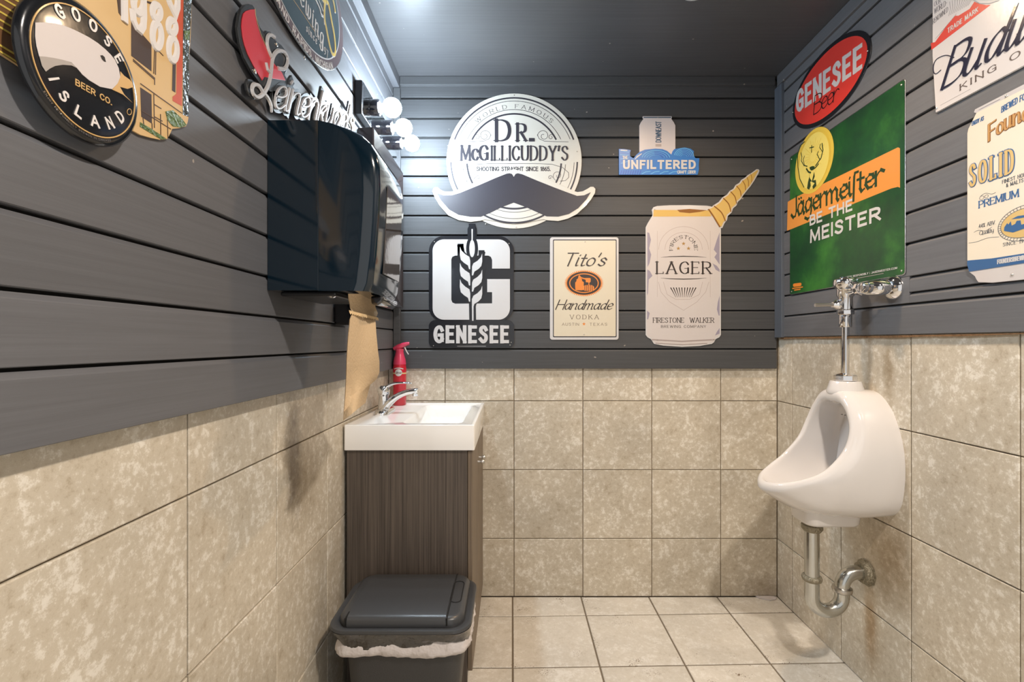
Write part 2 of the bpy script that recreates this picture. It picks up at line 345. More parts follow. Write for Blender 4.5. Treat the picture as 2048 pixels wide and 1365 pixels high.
def layout(text, sp=.16, slant=0, small=None, broken=False, wide=1.0):
    """strokes in text space: x rightwards, cap height 1; returns strokes and width"""
    x = 0; out = []
    for ch in text:
        sc = 1
        if small and ch.islower(): ch = ch.upper(); sc = small
        adv, st = G.get(ch, G[' '])
        for kind, pts in st:
            q = [(p[0]*wide*sc, p[1]*sc) for p in pts]
            if kind == 'l' or broken: q = [Vector(p) for p in q]; cl = kind == 'o'
            elif kind == 'c': q = catmull(q, 5); cl = False
            else: q = catmull(q, 5, True); cl = True
            if cl and broken: cl = True
            out.append(([(x+p[0]+p[1]*slant, p[1]) for p in q], cl, kind))
        x += adv*wide*sc+sp
    return out, max(x-sp, .01)
def text(mb, wall, s, place, pen, w0, w1, sp=.16, slant=0, small=None, broken=False, wide=1.0, serif=0, asp=1.0, chamfer=0, roundj=False):
    """place(x01, y) -> wall (u,v); pen = (thick, thin, angle deg) in cap heights; asp = real aspect (width of box/cap height) used for stroke width"""
    st, W = layout(s, sp, slant, small, broken, wide)
    kx = asp/W if asp else 1.0        # x scale between text space and a space with cap height 1
    ins = pen[0]*.5; caps = s.upper() == s and ',' not in s and '|' not in s and not slant
    k = 0
    def wd(d):
        a = math.atan2(d[1], d[0]); return pen[1]+(pen[0]-pen[1])*abs(math.sin(a-math.radians(pen[2])))
    for pts, cl, kind in st:
        Q = [Vector((p[0]*kx, p[1])) for p in pts]
        if cl: Q2 = Q+[Q[0]]
        else: Q2 = Q
        segs = []
        if kind == 'l' or broken:      # straight strokes, each segment its own quad with square ends
            for i in range(len(Q2)-1): segs.append((Q2[i:i+2], False))
        else: segs.append((Q, cl))
        for sg, c in segs:
            m = len(sg); ws = []
            for i in range(m):
                a = sg[(i-1) % m] if c else sg[max(0, i-1)]; b = sg[(i+1) % m] if c else sg[min(m-1, i+1)]
                ws.append(wd(b-a))
            strokes = [(sg, ws, c)]
            if serif and not c:
                for e, o in ((sg[0], sg[1]), (sg[-1], sg[-2])):
                    d = (o-e).normalized()
                    if min(abs(e.y), abs(e.y-1), abs(e.y-(small or 1))) < .03:
                        if abs(d.y) > .7: strokes.append(([e-Vector((serif*.5+pen[0]*.4, 0)), e+Vector((serif*.5+pen[0]*.4, 0))], [pen[1]]*2, False))
                        elif abs(d.x) > .9 and e.x > o.x: strokes.append(([e, e+Vector((0, (.13 if e.y < .5 else -.13)))], [pen[1]*1.4]*2, False))
            for q, wsx, cc in strokes:
                # ribbon in the flat text space, then placed
                tmp = Wall(lambda u, v, w: wall.to(*place(u/asp if asp else u/W, min(max(v, -ins), 1+ins) if caps else v), w), None)
                kk = w0+(k % 9)*1.2e-5
                ribbon(mb, tmp, q, wsx, w0, w1+(k % 9)*1.2e-5, cc, True, chamfer); k += 1
def line_place(wall, p0, p1, cap, px=True, up=None):
    """baseline from pixel p0 to pixel p1 on the wall, cap height in metres (pair: left, right)"""
    a = Vector(wall.px(*p0)) if px else Vector(p0); b = Vector(wall.px(*p1)) if px else Vector(p1)
    c0, c1 = cap if isinstance(cap, (tuple, list)) else (cap, cap)
    upv = Vector(up) if up else Vector((0, 1))
    return (lambda x, y: tuple(a.lerp(b, x)+upv*(c0+(c1-c0)*x)*y)), (b-a).length/((c0+c1)/2)
def arc_place(c, r, a0, a1, cap, inward=False, flip=1, ry=None):
    """letters on an arc; angles in degrees; inward: tops point to the centre"""
    ry = ry or r
    def f(x, y):
        a = math.radians(a0+(a1-a0)*x); k = (cap*y)*(-1 if inward else 1)
        return (c[0]+(r+k)*math.cos(a)*flip, c[1]+(ry+k)*math.sin(a))
    return f, abs(math.radians(a1-a0))*(r+(0 if inward else cap*.5))/cap
def T(mb, wall, s, place, pen, w0, w1, **kw):
    f, asp = place; text(mb, wall, s, f, pen, w0, w1, asp=asp, **kw)
SANS = (.15, .15, 0); BOLD = (.25, .25, 0); HEAVY = (.30, .27, 0); ROMAN = (.17, .05, 0); PEN = (.15, .03, 35); BLK = (.24, .05, 40)
def lettering(parent, wall, m, items, w0, w1, name='lettering', label=None):
    for s, place, pen, kw in items:
        mb = MB(); T(mb, wall, s, place, pen, w0, w1, **kw); o = mb.build(name, m, parent, recalc=False)
        if label: o['label'] = label
def ell(c, a, b, n=48, a0=0, a1=360): return [(c[0]+a*math.cos(math.radians(a0+(a1-a0)*i/n)), c[1]+b*math.sin(math.radians(a0+(a1-a0)*i/n))) for i in range(n+(0 if a1-a0 == 360 else 1))]
def shape(parent, wall, name, m, loops, w0, w1, bevel=0, label=None):
    mb = MB(); plate(mb, wall, loops, w0, w1); o = mb.build(name, m, parent, bevel=bevel, seg=2)
    if label: o['label'] = label
    return o
def multi(parent, wall, name, m, polys, w0, w1):
    for i, p in enumerate(polys):
        mb = MB(); plate(mb, wall, [p], w0, w1+(i % 7)*1.5e-5); mb.build(name, m, parent)
def strokes(parent, wall, name, m, items, w0, w1, chamfer=0, label=None):
    mb = MB()
    for i, it in enumerate(items):
        pts, wd = it[0], it[1]; cl = len(it) > 2 and it[2]
        ribbon(mb, wall, pts, wd, w0, w1+(i % 7)*1.5e-5, cl, True, chamfer)
    o = mb.build(name, m, parent, recalc=False)
    if label: o['label'] = label
    return o
def screws(parent, wall, pts, w, r=.0035):
    for u, v in pts:
        mb = MB(); rs = []
        for k, rr in ((0, 1), (.0012, .95), (.0022, .5)): rs.append([wall.to(u+r*rr*math.cos(2*PI*i/10), v+r*rr*math.sin(2*PI*i/10), w+k) for i in range(10)])
        mb.rings(rs); mb.build('screw', M_screw, parent, smooth=True)

# ================================================================== the room
ZC = 2.472
YN = -.35      # near end of the side walls (open doorway behind the camera)
def RX(y, o=0): return 1.226-o+.019*y
def struct(name, mb, m): return tag(mb.build(name, m), kind='structure')
mb = MB(); mb.box((-.75, YN, -.06), (1.45, 2.45, -.004)); floor = struct('floor', mb, M_gfloor)
mb = MB(); mb.box((-.75, YN, ZC), (1.45, 2.45, ZC+.08)); ceiling = struct('ceiling', mb, M_ceil)
mb = MB(); mb.box((TX-.16, YN, 0), (TX-.007, 2.45, ZC)); wall_left = struct('wall_left', mb, M_grout)
mb = MB(); mb.box((TX-.007, TB+.007, 0), (1.40, TB+.16, ZC)); wall_back = struct('wall_back', mb, M_grout)
mb = MB(); mb.add([(RX(YN)+.007, YN, 0), (RX(2.4)+.007, 2.302, 0), (1.45, 2.302, 0), (1.45, YN, 0), (RX(YN)+.007, YN, ZC), (RX(2.4)+.007, 2.302, ZC), (1.45, 2.302, ZC), (1.45, YN, ZC)],
    [(0, 3, 2, 1), (4, 5, 6, 7), (0, 1, 5, 4), (1, 2, 6, 5), (2, 3, 7, 6), (3, 0, 4, 7)]); wall_right = struct('wall_right', mb, M_grout)
# the wall with the doorway behind the camera
mb = MB(); mb.box((-.75, YN-.1, 0), (-.5, YN, ZC)); mb.box((1.0, YN-.1, 0), (1.45, YN, ZC)); mb.box((-.5, YN-.1, 2.15), (1.0, YN, ZC)); struct('wall_near', mb, M_wX)

def tile(parent, to, u0, u1, v0, v1, m, gap=.0018, ch=.0020):
    j = random.uniform(-.0004, .0006); a, b, c, d = u0+gap, u1-gap, v0+gap, v1-gap
    P = [[to(x, y, k) for x, y in ((a+e, c+e), (b-e, c+e), (b-e, d-e), (a+e, d-e))] for k, e in ((-.006, 0), (-.0015+j, 0), (j, ch))]
    mb = MB(); mb.rings(P); return mb.build('tile', m, parent)
tL = lambda u, v, w: Vector((TX+w, u, v)); tB = lambda u, v, w: Vector((u, TB-w, v)); tR = lambda u, v, w: Vector((RX(u, w), u, v))
rows = [0, .2778, .6078, .9378, 1.25]
def cuts(a, b, start, step):
    out = [a]; k = math.ceil((a-start)/step+1e-6)
    while start+k*step < b-.004:
        if start+k*step > a+.004: out.append(start+k*step)
        k += 1
    return out+[b]
for pr, to, cs, top in ((wall_left, tL, cuts(YN, TB, .877, .33), 1.11), (wall_back, tB, cuts(TX, 1.2695, .0093, .33), 1.105), (wall_right, tR, cuts(YN, TB, 2.169, .33), 1.262)):
    for i in range(len(cs)-1):
        for j in range(4):
            tile(pr, to, cs[i], cs[i+1], rows[j], min(rows[j+1], top), M_tile)
# floor tiles; the rows run a touch out of square
fx = [-.592, -.324, .0024, .330, .654, .980, 1.272]; fy = [-.35, .115, .45, .785, 1.12, 1.457, 1.793, 2.130, 2.295]
def fto(u, v, w):
    k = .0247*max(0, u) if v < 2.25 else 0
    return Vector((u, v+k, w))
for i in range(len(fx)-1):
    for j in range(len(fy)-1): tile(floor, fto, fx[i], fx[i+1], fy[j], fy[j+1], M_ftile, gap=.0034)

# planks
def plank(parent, to, u0, u1, z0, z1, m, th, edge=.0):
    a = z0+.0015; b = z1-.0035; t = th
    prof = [(a, -.0), (a, -t), (b, -t), (b, -.006), (b-.0045, -.0012), (b-.006, 0), (a+.0015, 0)]
    prof = [(a+.0012, 0), (a, -.0015), (a, -t), (b, -t), (b, -.0070), (b-.0015, -.0055), (b-.0075, -.0004), (b-.0085, 0)]
    j = random.uniform(-.0006, .0006)
    mb = MB(); mb.rings([[to(u, z, d+(j if d > -.006 else 0)) for z, d in prof] for u in (u0, u1)]); return mb.build('plank', m, parent)
ZB = [1.092, 1.188, 1.279, 1.3706, 1.464, 1.559, 1.645, 1.729, 1.822, 1.916, 2.009, 2.100, 2.194, 2.286, 2.382, ZC]
ZR = [1.242, 1.340, 1.434, 1.530, 1.627, 1.727, 1.820, 1.912, 2.003, 2.096, 2.190, 2.286, 2.382, ZC]
mb = MB(); mb.box((WX-.032, YN, 1.094), (WX-.014, 2.293, ZC-.001)); mb.build('backing', M_dark, wall_left)
mb = MB(); mb.box((TX, WB+.014, 1.094), (1.262, WB+.020, ZC-.001)); mb.build('backing', M_dark, wall_back)
mb = MB(); mb.rings([[tR(u, z, w) for z, w in ((1.244, .0), (1.244, .003), (ZC-.001, .003), (ZC-.001, 0))] for u in (YN, 2.27)]); mb.build('backing', M_dark, wall_right)
for i in range(15):
    sp = [YN, WB+.012]
    if i == 11: sp = [YN, 1.62, WB+.012]
    if i == 13: sp = [YN, 1.72, WB+.012]
    if i == 9: sp = [YN, .30, WB+.012]
    for a, b in zip(sp, sp[1:]): plank(wall_left, toL, a+(.0015 if a > 0 else 0), b, ZB[i], ZB[i+1], M_wY, .02)
    plank(wall_back, toB, WX+.001, 1.256, ZB[i], ZB[i+1], M_wX, .014)
for i in range(13):
    if i == 1:
        plank(wall_right, toR, 1.50, WB-.001, ZR[i], ZR[i+1], M_wY, .009)
        plank(wall_right, toR, YN, 1.50, ZR[i], 1.374, M_wY, .009); plank(wall_right, toR, YN, 1.50, 1.374, 1.424, M_wY, .009)
    elif i == 2:
        plank(wall_right, toR, 1.62, WB-.001, ZR[i], ZR[i+1], M_wY, .009); plank(wall_right, toR, YN, 1.62, 1.424, ZR[i+1], M_wY, .009)
    else: plank(wall_right, toR, YN, WB-.001, ZR[i], ZR[i+1], M_wY, .009)
mb = MB()      # raw, unpainted lower edge of the right cladding
P = []
for i in range(24):
    u = YN+(WB-.03-YN)*i/23; k = .0015*math.sin(i*2.1)+(.004 if u < 1.3 else 0)
    P.append([toR(u, z, d) for z, d in ((1.2405, -.010), (1.2405, -.0005), (1.2345+k, -.0005), (1.2345+k, -.010))])
mb.rings(P); mb.build('raw_edge', M_raw, wall_right)
# battens and crown trim
def bar(name, to, u0, u1, v0, v1, w0, w1, m, bevel=.0015):
    mb = MB(); mb.rings([[to(u, v, w) for v, w in ((v0, w0), (v1, w0), (v1, w1), (v0, w1))] for u in (u0, u1)])
    return tag(mb.build(name, m, bevel=bevel), kind='structure')
bar('trim_1', toB, WX+.002, -.527, 1.092, 2.418, -.001, .020, M_wX)
mb = MB(); mb.rings([[toR(u, v, w) for u, v in ((2.214, v0), (2.2745, v0))]+[toR(u, v, w) for u, v in ((2.2745, v1), (2.214, v1))] for v0, v1, w in ((1.241, 2.418, -.004), (1.241, 2.418, .012))])
tag(mb.build('trim_2', M_trim, bevel=.0012), kind='structure')
bar('trim_3', toL, YN, WB-.002, 2.420, ZC-.001, -.001, .030, M_wY)
bar('trim_4', toB, WX+.032, 1.238, 2.432, ZC-.001, -.001, .020, M_wX)
bar('trim_5', toR, YN, WB-.022, 2.420, ZC-.001, -.001, .012, M_wY)
mb = MB(); plate(mb, Wall(lambda u, v, w: Vector((u, v, w)), None), [[(1.165, 2.292), (1.235, 2.291), (1.262, 2.285), (1.245, 2.262), (1.215, 2.255), (1.19, 2.268), (1.172, 2.275)]], .001, .006)
tag(mb.build('debris', M_liner), 'crumpled scrap of pale paper on the floor in the far right corner', 'scrap')

# ================================================================== lights
vl = thing('vanity_light', 'three-bulb mirror-faced light bar on the left wall above the mirror', 'light', (WX, 1.95, 2.028))
mb = MB(); mb.box((WX+.001, 1.70, 2.030), (-.532, 2.20, 2.150)); mb.build('backplate', M_blackp, vl, bevel=.002)
mb = MB(); mb.box((-.5318, 1.704, 2.034), (-.529, 2.196, 2.146)); mb.build('mirror_face', M_mirror, vl)
M_glass = mat('bulb_glass', (1, 1, 1), .03, trans=1, ior=1.45)
M_glow = mat('bulb_glow', (.9, .93, 1), .3, emit=(.74, .88, 1.0), es=BULB_RAD)
M_neck = mat('bulb_neck', (.75, .85, .8), .1, emit=(.8, .95, .9), es=.8)
for i, (y, z) in enumerate(((1.772, 2.086), (1.96, 2.096), (2.12, 2.099))):
    mb = MB(); lathe(mb, (-.529, y, z), 'X', [(0, .029), (.038, .029), (.040, .027)], 24); so = mb.build('socket', M_gloss, vl, smooth=True)
    mb = MB(); lathe(mb, (-.489, y, z), 'X', [(0, .021), (.002, .024), (.004, .020)], 24); mb.build('collar', M_nickel, so, smooth=True)
    mb = MB(); lathe(mb, (-.486, y, z), 'X', [(0, .014), (.012, .0145), (.019, .020)], 24, cap0=False, cap1=False); mb.build('bulb_neck', M_neck, so, smooth=True)
    mb = MB(); prof = [(.019, .020)]
    for k in range(1, 15):
        a = PI*(.23+.77*k/14); prof.append((.043+.0345*(-math.cos(a)), .0345*math.sin(a)))
    prof[0] = (.043+.0345*(-math.cos(PI*.23)), .0345*math.sin(PI*.23))
    lathe(mb, (-.486, y, z), 'X', prof, 28); mb.build('bulb', M_glow, so, smooth=True)
for (x, y, c, es, lb) in ((.655, 1.70, (1, .72, .42), 14, 'round recessed downlight in the ceiling above the back half of the room'), (.72, .22, (1, .89, .78), 14, 'added recessed fill light in the ceiling near the camera, out of view')):
    t = thing('downlight', lb, 'light', (x, y, ZC))  # the second one is an added housing for the fill light
    mb = MB(); lathe(mb, (x, y, ZC-.0005), 'Z', [(0, .056), (-.004, .054), (-.006, .046)], 32); mb.build('trim_ring', M_white, t, smooth=True)
    mb = MB(); lathe(mb, (x, y, ZC-.0065), 'Z', [(0, .044), (-.001, .043)], 32); mb.build('lens', mat('lens_%g' % x, (1, 1, 1), .4, emit=c, es=es), t)

# ================================================================== mirror
mr = thing('mirror', 'framed wall mirror half hidden behind the towel dispenser', 'mirror', (WX, 1.96, 1.38))
mb = MB()
y0, y1, z0, z1 = 1.735, 2.205, 1.372, 1.998; fw = .045
def fr(a, b, c, d, xo):  return [Vector((xo, a, c)), Vector((xo, b, c)), Vector((xo, b, d)), Vector((xo, a, d))]
mb.rings([fr(y0+.003, y1-.003, z0+.012, z1-.003, WX+.001), fr(y0, y1, z0, z1, WX+.056), fr(y0+.004, y1-.004, z0+.004, z1-.004, -.500), fr(y0+fw, y1-fw, z0+fw, z1-fw, -.516), fr(y0+fw, y1-fw, z0+fw, z1-fw, -.53)], cap0=True, cap1=False)
mb.build('frame', M_frame, mr)
mb = MB(); mb.box((-.531, y0+fw, z0+fw), (-.529, y1-fw, z1-fw)); mb.build('glass', M_mirror, mr)

# ================================================================== towel dispenser
dp = thing('towel_dispenser', 'large glossy navy-black paper towel dispenser on the left wall', 'dispenser', (WX, 1.23, 1.33))
prof = [(.118, 1.336), (.118, 1.726), (.150, 1.722), (.186, 1.712), (.212, 1.699), (.232, 1.680), (.246, 1.655), (.2525, 1.625), (.254, 1.580), (.251, 1.50), (.245, 1.42), (.237, 1.355), (.228, 1.336)]
D0, D1 = 1.096, 1.372
rs = []; rc = .040
for sd in (0, 1):
    for k in range(9):
        a = PI/2*(k/8 if sd == 0 else 1-k/8); y = D0+rc*.55*(1-math.cos(a)) if sd == 0 else D1-rc*.55*(1-math.cos(a)); ins = rc*(1-math.sin(a))
        rs.append([Vector((WX+o-ins*min(1, max(0, (o-.13)/.10))**1.3, y, z-(ins*.35*min(1, max(0, (o-.13)/.10)) if z > 1.5 else 0))) for o, z in prof])
mb = MB(); mb.rings(rs); mb.build('cover', M_disp, dp, smooth=True)
mb = MB(); mb.rings([[Vector((WX+o, y, z)) for o, z in ((.001, 1.337), (.001, 1.727), (.1172, 1.7265), (.1172, 1.337))] for y in (D0, D1)]); mb.build('back_box', M_disp, dp, bevel=.0008)
mb = MB(); mb.rings([[Vector((WX+o, y, z)) for o, z in ((.255, 1.60), (.2565, 1.60), (.2475, 1.385), (.2435, 1.385))] for y in (D0+.075, D1-.045)]); mb.build('window', mat('smoked_window', (.05, .04, .035), .04, coat=1), dp, bevel=.003)
mb = MB(); mb.rings([[Vector((WX+o, y, z)) for o, z in ((.203, 1.3355), (.236, 1.3355), (.236, 1.322), (.222, 1.311), (.205, 1.314))] for y in (D0+.11, D1-.012)]); mb.build('outlet_lip', M_gloss, dp, smooth=True, bevel=.006, seg=3)
mb = MB(); lathe(mb, (WX+.135, 1.13, 1.336), 'Z', [(0, .010), (-.010, .010), (-.013, .006)], 16); mb.build('lock', M_chrome, dp, smooth=True)
mb = MB(); mb.box((WX+.02, D0+.02, 1.326), (WX+.15, D1-.01, 1.3365)); mb.build('base_tray', M_blackp, dp, bevel=.004)
lv = thing('soap_box', 'small glossy black box on the left wall between the towel dispenser and the mirror', 'box', (WX, 1.56, 1.275))
mb = MB(); mb.box((WX+.0015, 1.50, 1.272), (WX+.10, 1.62, 1.350)); mb.build('housing', M_gloss, lv, bevel=.008, seg=3, smooth=True)
# the hanging paper towel
M_paper = mat('kraft_paper', srgb(196, 172, 138), .85, bump=(160, .25))
pl = [(697, 588), (698, 600), (701, 616), (705, 626), (700, 640), (696, 680), (693.5, 720), (693, 740), (692, 768), (690, 800), (688, 824), (687, 842)]
pr_ = [(750, 588), (749, 600), (753, 616), (757, 627), (751, 640), (752.5, 666), (756, 702), (759, 724), (759, 745), (757, 758), (741, 768), (731, 806)]
mb = MB(); NX = 8; rows3 = []
for k, (a, b) in enumerate(zip(pl, pr_)):
    r = []
    Xl = -.375-.010*math.sin(k*.8); 
    for i in range(NX+1):
        t = i/NX; X = Xl+.006*math.sin(t*5+k*.5)+(.010 if k > 8 else 0)*math.sin(t*PI)
        px = a[0]+(b[0]-a[0])*t; py = a[1]+(b[1]-a[1])*t; Y = X*F/(px-1024); Y = Y if Y < 1.36 else 1.36
        r.append(Vector((X, Y, CH+(HZ-py)*Y/F)))
    rows3.append(r)
vs = [p for r in rows3 for p in r]; vs2 = [p+Vector((-.0012, 0, 0)) for p in vs]; n = NX+1; fs = []
for i in range(len(rows3)-1):
    for j in range(NX): fs += [(i*n+j, i*n+j+1, (i+1)*n+j+1, (i+1)*n+j)]
nv = len(vs); mb.add(vs+vs2, fs+[tuple(x+nv for x in f[::-1]) for f in fs]+[(j, j+nv, j+1+nv, j+1) for j in range(NX)]+[((len(rows3)-1)*n+j, (len(rows3)-1)*n+j+1, (len(rows3)-1)*n+j+1+nv, (len(rows3)-1)*n+j+nv) for j in range(NX)])
tw = mb.build('paper_towel', M_paper, smooth=True, recalc=False); tag(tw, 'torn strip of brown paper towel hanging out of the dispenser', 'paper towel')
mb = MB(); a = Vector((-.3735, 1.098, 1.289)); b = Vector((-.3735, 1.338, 1.284)); P = []
for i in range(33):
    t = i/32; p = a.lerp(b, t); P += [p+Vector((0, 0, .003)), p+Vector((.0015, 0, -.003-.004*(i % 2)))]
mb.add(P, [(2*i, 2*i+1, 2*i+3, 2*i+2) for i in range(32)]); mb.build('torn_edge', mat('kraft_edge', srgb(214, 186, 142), .9), tw)

# ================================================================== vanity
VX0, VX1, VY0, VY1, VZ = -.586, -.131, 1.670, 2.288, .930
M_van = None
def laminate(name, c1, c2):
    m = bpy.data.materials.new(name); m.use_nodes = True; nt = m.node_tree; b = nt.nodes['Principled BSDF']; L = nt.links.new
    tc = N(nt, 'ShaderNodeTexCoord'); mp = N(nt, 'ShaderNodeMapping'); L(tc.outputs['Object'], mp.inputs['Vector']); mp.inputs['Scale'].default_value = (190, 190, 2.2)
    n = N(nt, 'ShaderNodeTexNoise', i_Scale=1.0, i_Detail=5.0, i_Roughness=.65); L(mp.outputs[0], n.inputs['Vector'])
    r = ramp(nt, [(.33, c1), (.66, c2)], n.outputs['Fac']); L(r.outputs['Color'], b.inputs['Base Color']); b.inputs['Roughness'].default_value = .45
    bp = N(nt, 'ShaderNodeBump', i_Strength=.15, i_Distance=.001); L(n.outputs['Fac'], bp.inputs['Height']); L(bp.outputs['Normal'], b.inputs['Normal']); return m
M_van = laminate('dark_oak_laminate', srgb(62, 55, 50), srgb(100, 90, 82))
M_door = laminate('oak_laminate_door', srgb(92, 80, 68), srgb(132, 116, 98))
va = thing('vanity_cabinet', 'dark woodgrain bathroom cabinet against the left wall under the white sink', 'cabinet', (-.36, 1.98, 0))
mb = MB(); mb.box((VX0+.006, VY0+.012, .004), (-.157, VY0+.028, .842)); mb.build('side_panel', M_van, va, bevel=.001)
mb = MB(); mb.box((VX0+.006, VY1-.016, .004), (-.157, VY1, .842)); mb.build('side_panel', M_van, va, bevel=.001)
mb = MB(); mb.box((VX0+.006, VY0+.028, .06), (-.157, VY1-.016, .842)); mb.build('carcass', M_van, va)
mb = MB(); mb.box((-.20, VY0+.03, .004), (-.185, VY1-.016, .06)); mb.build('toe_kick', M_van, va)
ym = (VY0+VY1)/2
for a, b, ky, kz in ((VY0+.012, ym-.0015, ym-.035, .735), (ym+.0015, VY1, ym+.04, .735)):
    mb = MB(); mb.box((-.1555, a, .065), (-.139, b, .836)); dr = mb.build('door', M_door, va, bevel=.0015)
    mb = MB(); lathe(mb, (-.139, ky, kz), 'X', [(0, .006), (.012, .005), (.014, .008), (.026, .009), (.028, .007)], 16); mb.build('knob', M_nickel, dr, smooth=True)
sk = thing('sink_top', 'white rectangular sink top with a sunken basin on the dark cabinet', 'sink', (-.36, 1.98, .842))
def rr3(x0, y0, x1, y1, r, z): return [Vector((a, b, z)) for a, b in rrect(x0, y0, x1, y1, r, 5)]
mb = MB(); R_ = []
R_.append(rr3(VX0+.02, VY0+.02, VX1-.02, VY1-.02, .004, .842))
R_.append(rr3(VX0, VY0, VX1, VY1, .006, .842)); R_.append(rr3(VX0, VY0, VX1, VY1, .006, VZ-.002)); R_.append(rr3(VX0+.002, VY0+.002, VX1-.002, VY1-.002, .006, VZ))
R_.append(rr3(VX0+.012, VY0+.012, VX1-.012, VY1-.012, .006, VZ)); R_.append(rr3(VX0+.016, VY0+.016, VX1-.016, VY1-.016, .006, VZ-.004))
bx0, bx1, by0, by1 = -.395, -.185, 1.735, 2.225
R_.append(rr3(bx0-.006, by0-.006, bx1+.006, by1+.006, .03, VZ-.004)); R_.append(rr3(bx0, by0, bx1, by1, .028, VZ-.008))
R_.append(rr3(bx0+.02, by0+.012, bx1-.008, by1-.012, .03, VZ-.05)); R_.append(rr3(bx0+.05, by0+.03, bx1-.02, by1-.03, .03, VZ-.078)); R_.append(rr3(bx0+.09, by0+.16, bx1-.06, by1-.16, .02, VZ-.084))
mb.rings(R_); mb.build('basin_slab', M_sink, sk, smooth=True)
mb = MB(); lathe(mb, ((bx0+bx1)/2, 1.98, VZ-.0835), 'Z', [(0, .021), (.002, .022), (.003, .018), (.001, .012)], 20); mb.build('drain', M_chrome, sk, smooth=True)
# faucet
fc = thing('faucet', 'chrome single-lever faucet on the back edge of the white sink', 'faucet', (-.53, 2.02, VZ-.004))
FZ = VZ-.0039; FYc = 1.98
mb = MB(); rs = []
for z, s in ((0, 1.0), (.010, 1.0), (.018, .86), (.021, .6)):
    rs.append([Vector((-.523+x*s, FYc+y*s*(1 if s > .7 else .9), FZ+z)) for x, y in rrect(-.027, -.080, .027, .080, .0265, 7)])
mb.rings(rs); mb.build('base_plate', M_chrome, fc, smooth=True)
mb = MB(); tube(mb, [(-.530, FYc, FZ+.012), (-.510, FYc, FZ+.040), (-.475, FYc, FZ+.068), (-.435, FYc, FZ+.086), (-.398, FYc, FZ+.092), (-.388, FYc, FZ+.092)], [.030, .026, .021, .018, .017, .014], 18, .62); mb.build('spout', M_chrome, fc, smooth=True)
mb = MB(); lathe(mb, (-.400, FYc, FZ+.070), 'Z', [(0, .010), (.002, .011), (.016, .0115)], 16); mb.build('aerator', M_chrome, fc, smooth=True)
mb = MB(); lathe(mb, (-.530, FYc, FZ+.016), 'Z', [(0, .024), (.03, .021), (.055, .019), (.058, .022), (.064, .024)], 22); mb.build('valve_body', M_chrome, fc, smooth=True)
mb = MB(); lathe(mb, (-.530, FYc, FZ+.081), 'Z', [(0, .024), (.012, .027), (.024, .023), (.032, .012)], 22); lvr = mb.build('handle', M_chrome, fc, smooth=True)
mb = MB(); tube(mb, [(-.532, FYc, FZ+.098), (-.500, FYc, FZ+.118), (-.465, FYc, FZ+.125), (-.425, FYc, FZ+.124), (-.412, FYc, FZ+.122)], [.019, .015, .011, .010, .005], 14, .42); mb.build('lever', M_chrome, lvr, smooth=True)
# spray bottle
sb = thing('spray_bottle', 'red air freshener spray bottle with a white label, standing behind the faucet', 'bottle', (-.523, 2.232, FZ))
M_redb = mat('red_bottle', srgb(190, 28, 48), .22, coat=.4); M_pink = mat('pink_cap', srgb(205, 60, 92), .25, coat=.3)
bc = (-.523, 2.232, FZ)
mb = MB(); lathe(mb, bc, 'Z', [(0, .026), (.004, .0305), (.14, .0305), (.17, .031), (.195, .0275)], 28); mb.build('can', M_redb, sb, smooth=True)
mb = MB(); lathe(mb, bc, 'Z', [(.190, .0300), (.212, .0275), (.235, .0205), (.250, .018), (.262, .021)], 28); mb.build('collar', M_pink, sb, smooth=True)
mb = MB(); tube(mb, [(-.550, 2.232, FZ+.262), (-.528, 2.232, FZ+.270), (-.505, 2.232, FZ+.280), (-.486, 2.232, FZ+.286), (-.478, 2.232, FZ+.286)], [.010, .017, .014, .010, .009], 14, .8); hd = mb.build('sprayer_head', M_pink, sb, smooth=True)
mb = MB(); tube(mb, [(-.500, 2.232, FZ+.270), (-.492, 2.232, FZ+.252), (-.482, 2.232, FZ+.236)], [.006, .005, .004], 10, .6); mb.build('trigger', M_white, sb, smooth=True)
cy = lambda r: Wall(lambda u, v, w: Vector((bc[0]+(r+w)*math.sin(u/r), bc[1]-(r+w)*math.cos(u/r), bc[2]+v)), None)
mb = MB(); rs = [[Vector((bc[0]+r*math.cos(2*PI*i/28), bc[1]+r*math.sin(2*PI*i/28), FZ+z)) for i in range(28)] for z, r in ((.146, .0308), (.1462, .0316), (.152, .0316), (.1522, .0308))]; mb.rings(rs, False, False); mb.build('label_band', mat('gold_band', srgb(205, 180, 130), .4), sb, smooth=True)
CYW = cy(.0316)
mb = MB(); cc = (.002, .153); n = 20
mb.add([CYW.to(*cc, .0006)]+[CYW.to(cc[0]+.0165*math.cos(2*PI*i/n), cc[1]+.0165*math.sin(2*PI*i/n), .0006) for i in range(n)], [(0, 1+i, 1+(i+1) % n) for i in range(n)]); mb.build('label', M_white, sb)
mb = MB(); text(mb, CYW, 'febreze', lambda x, y: (-.010+.025*x, .149+.0085*y), PEN, .0008, .0010, asp=2.9, sp=.05, slant=.15); mb.build('lettering', mat('label_ink', (.12, .05, .07), .5), sb)
mb = MB(); ribbon(mb, CYW, [(-.018+.004*i, .170+.004*math.sin(i*PI/10)) for i in range(11)], .004, .0006, .0008); mb.build('label_arc', M_white, sb)

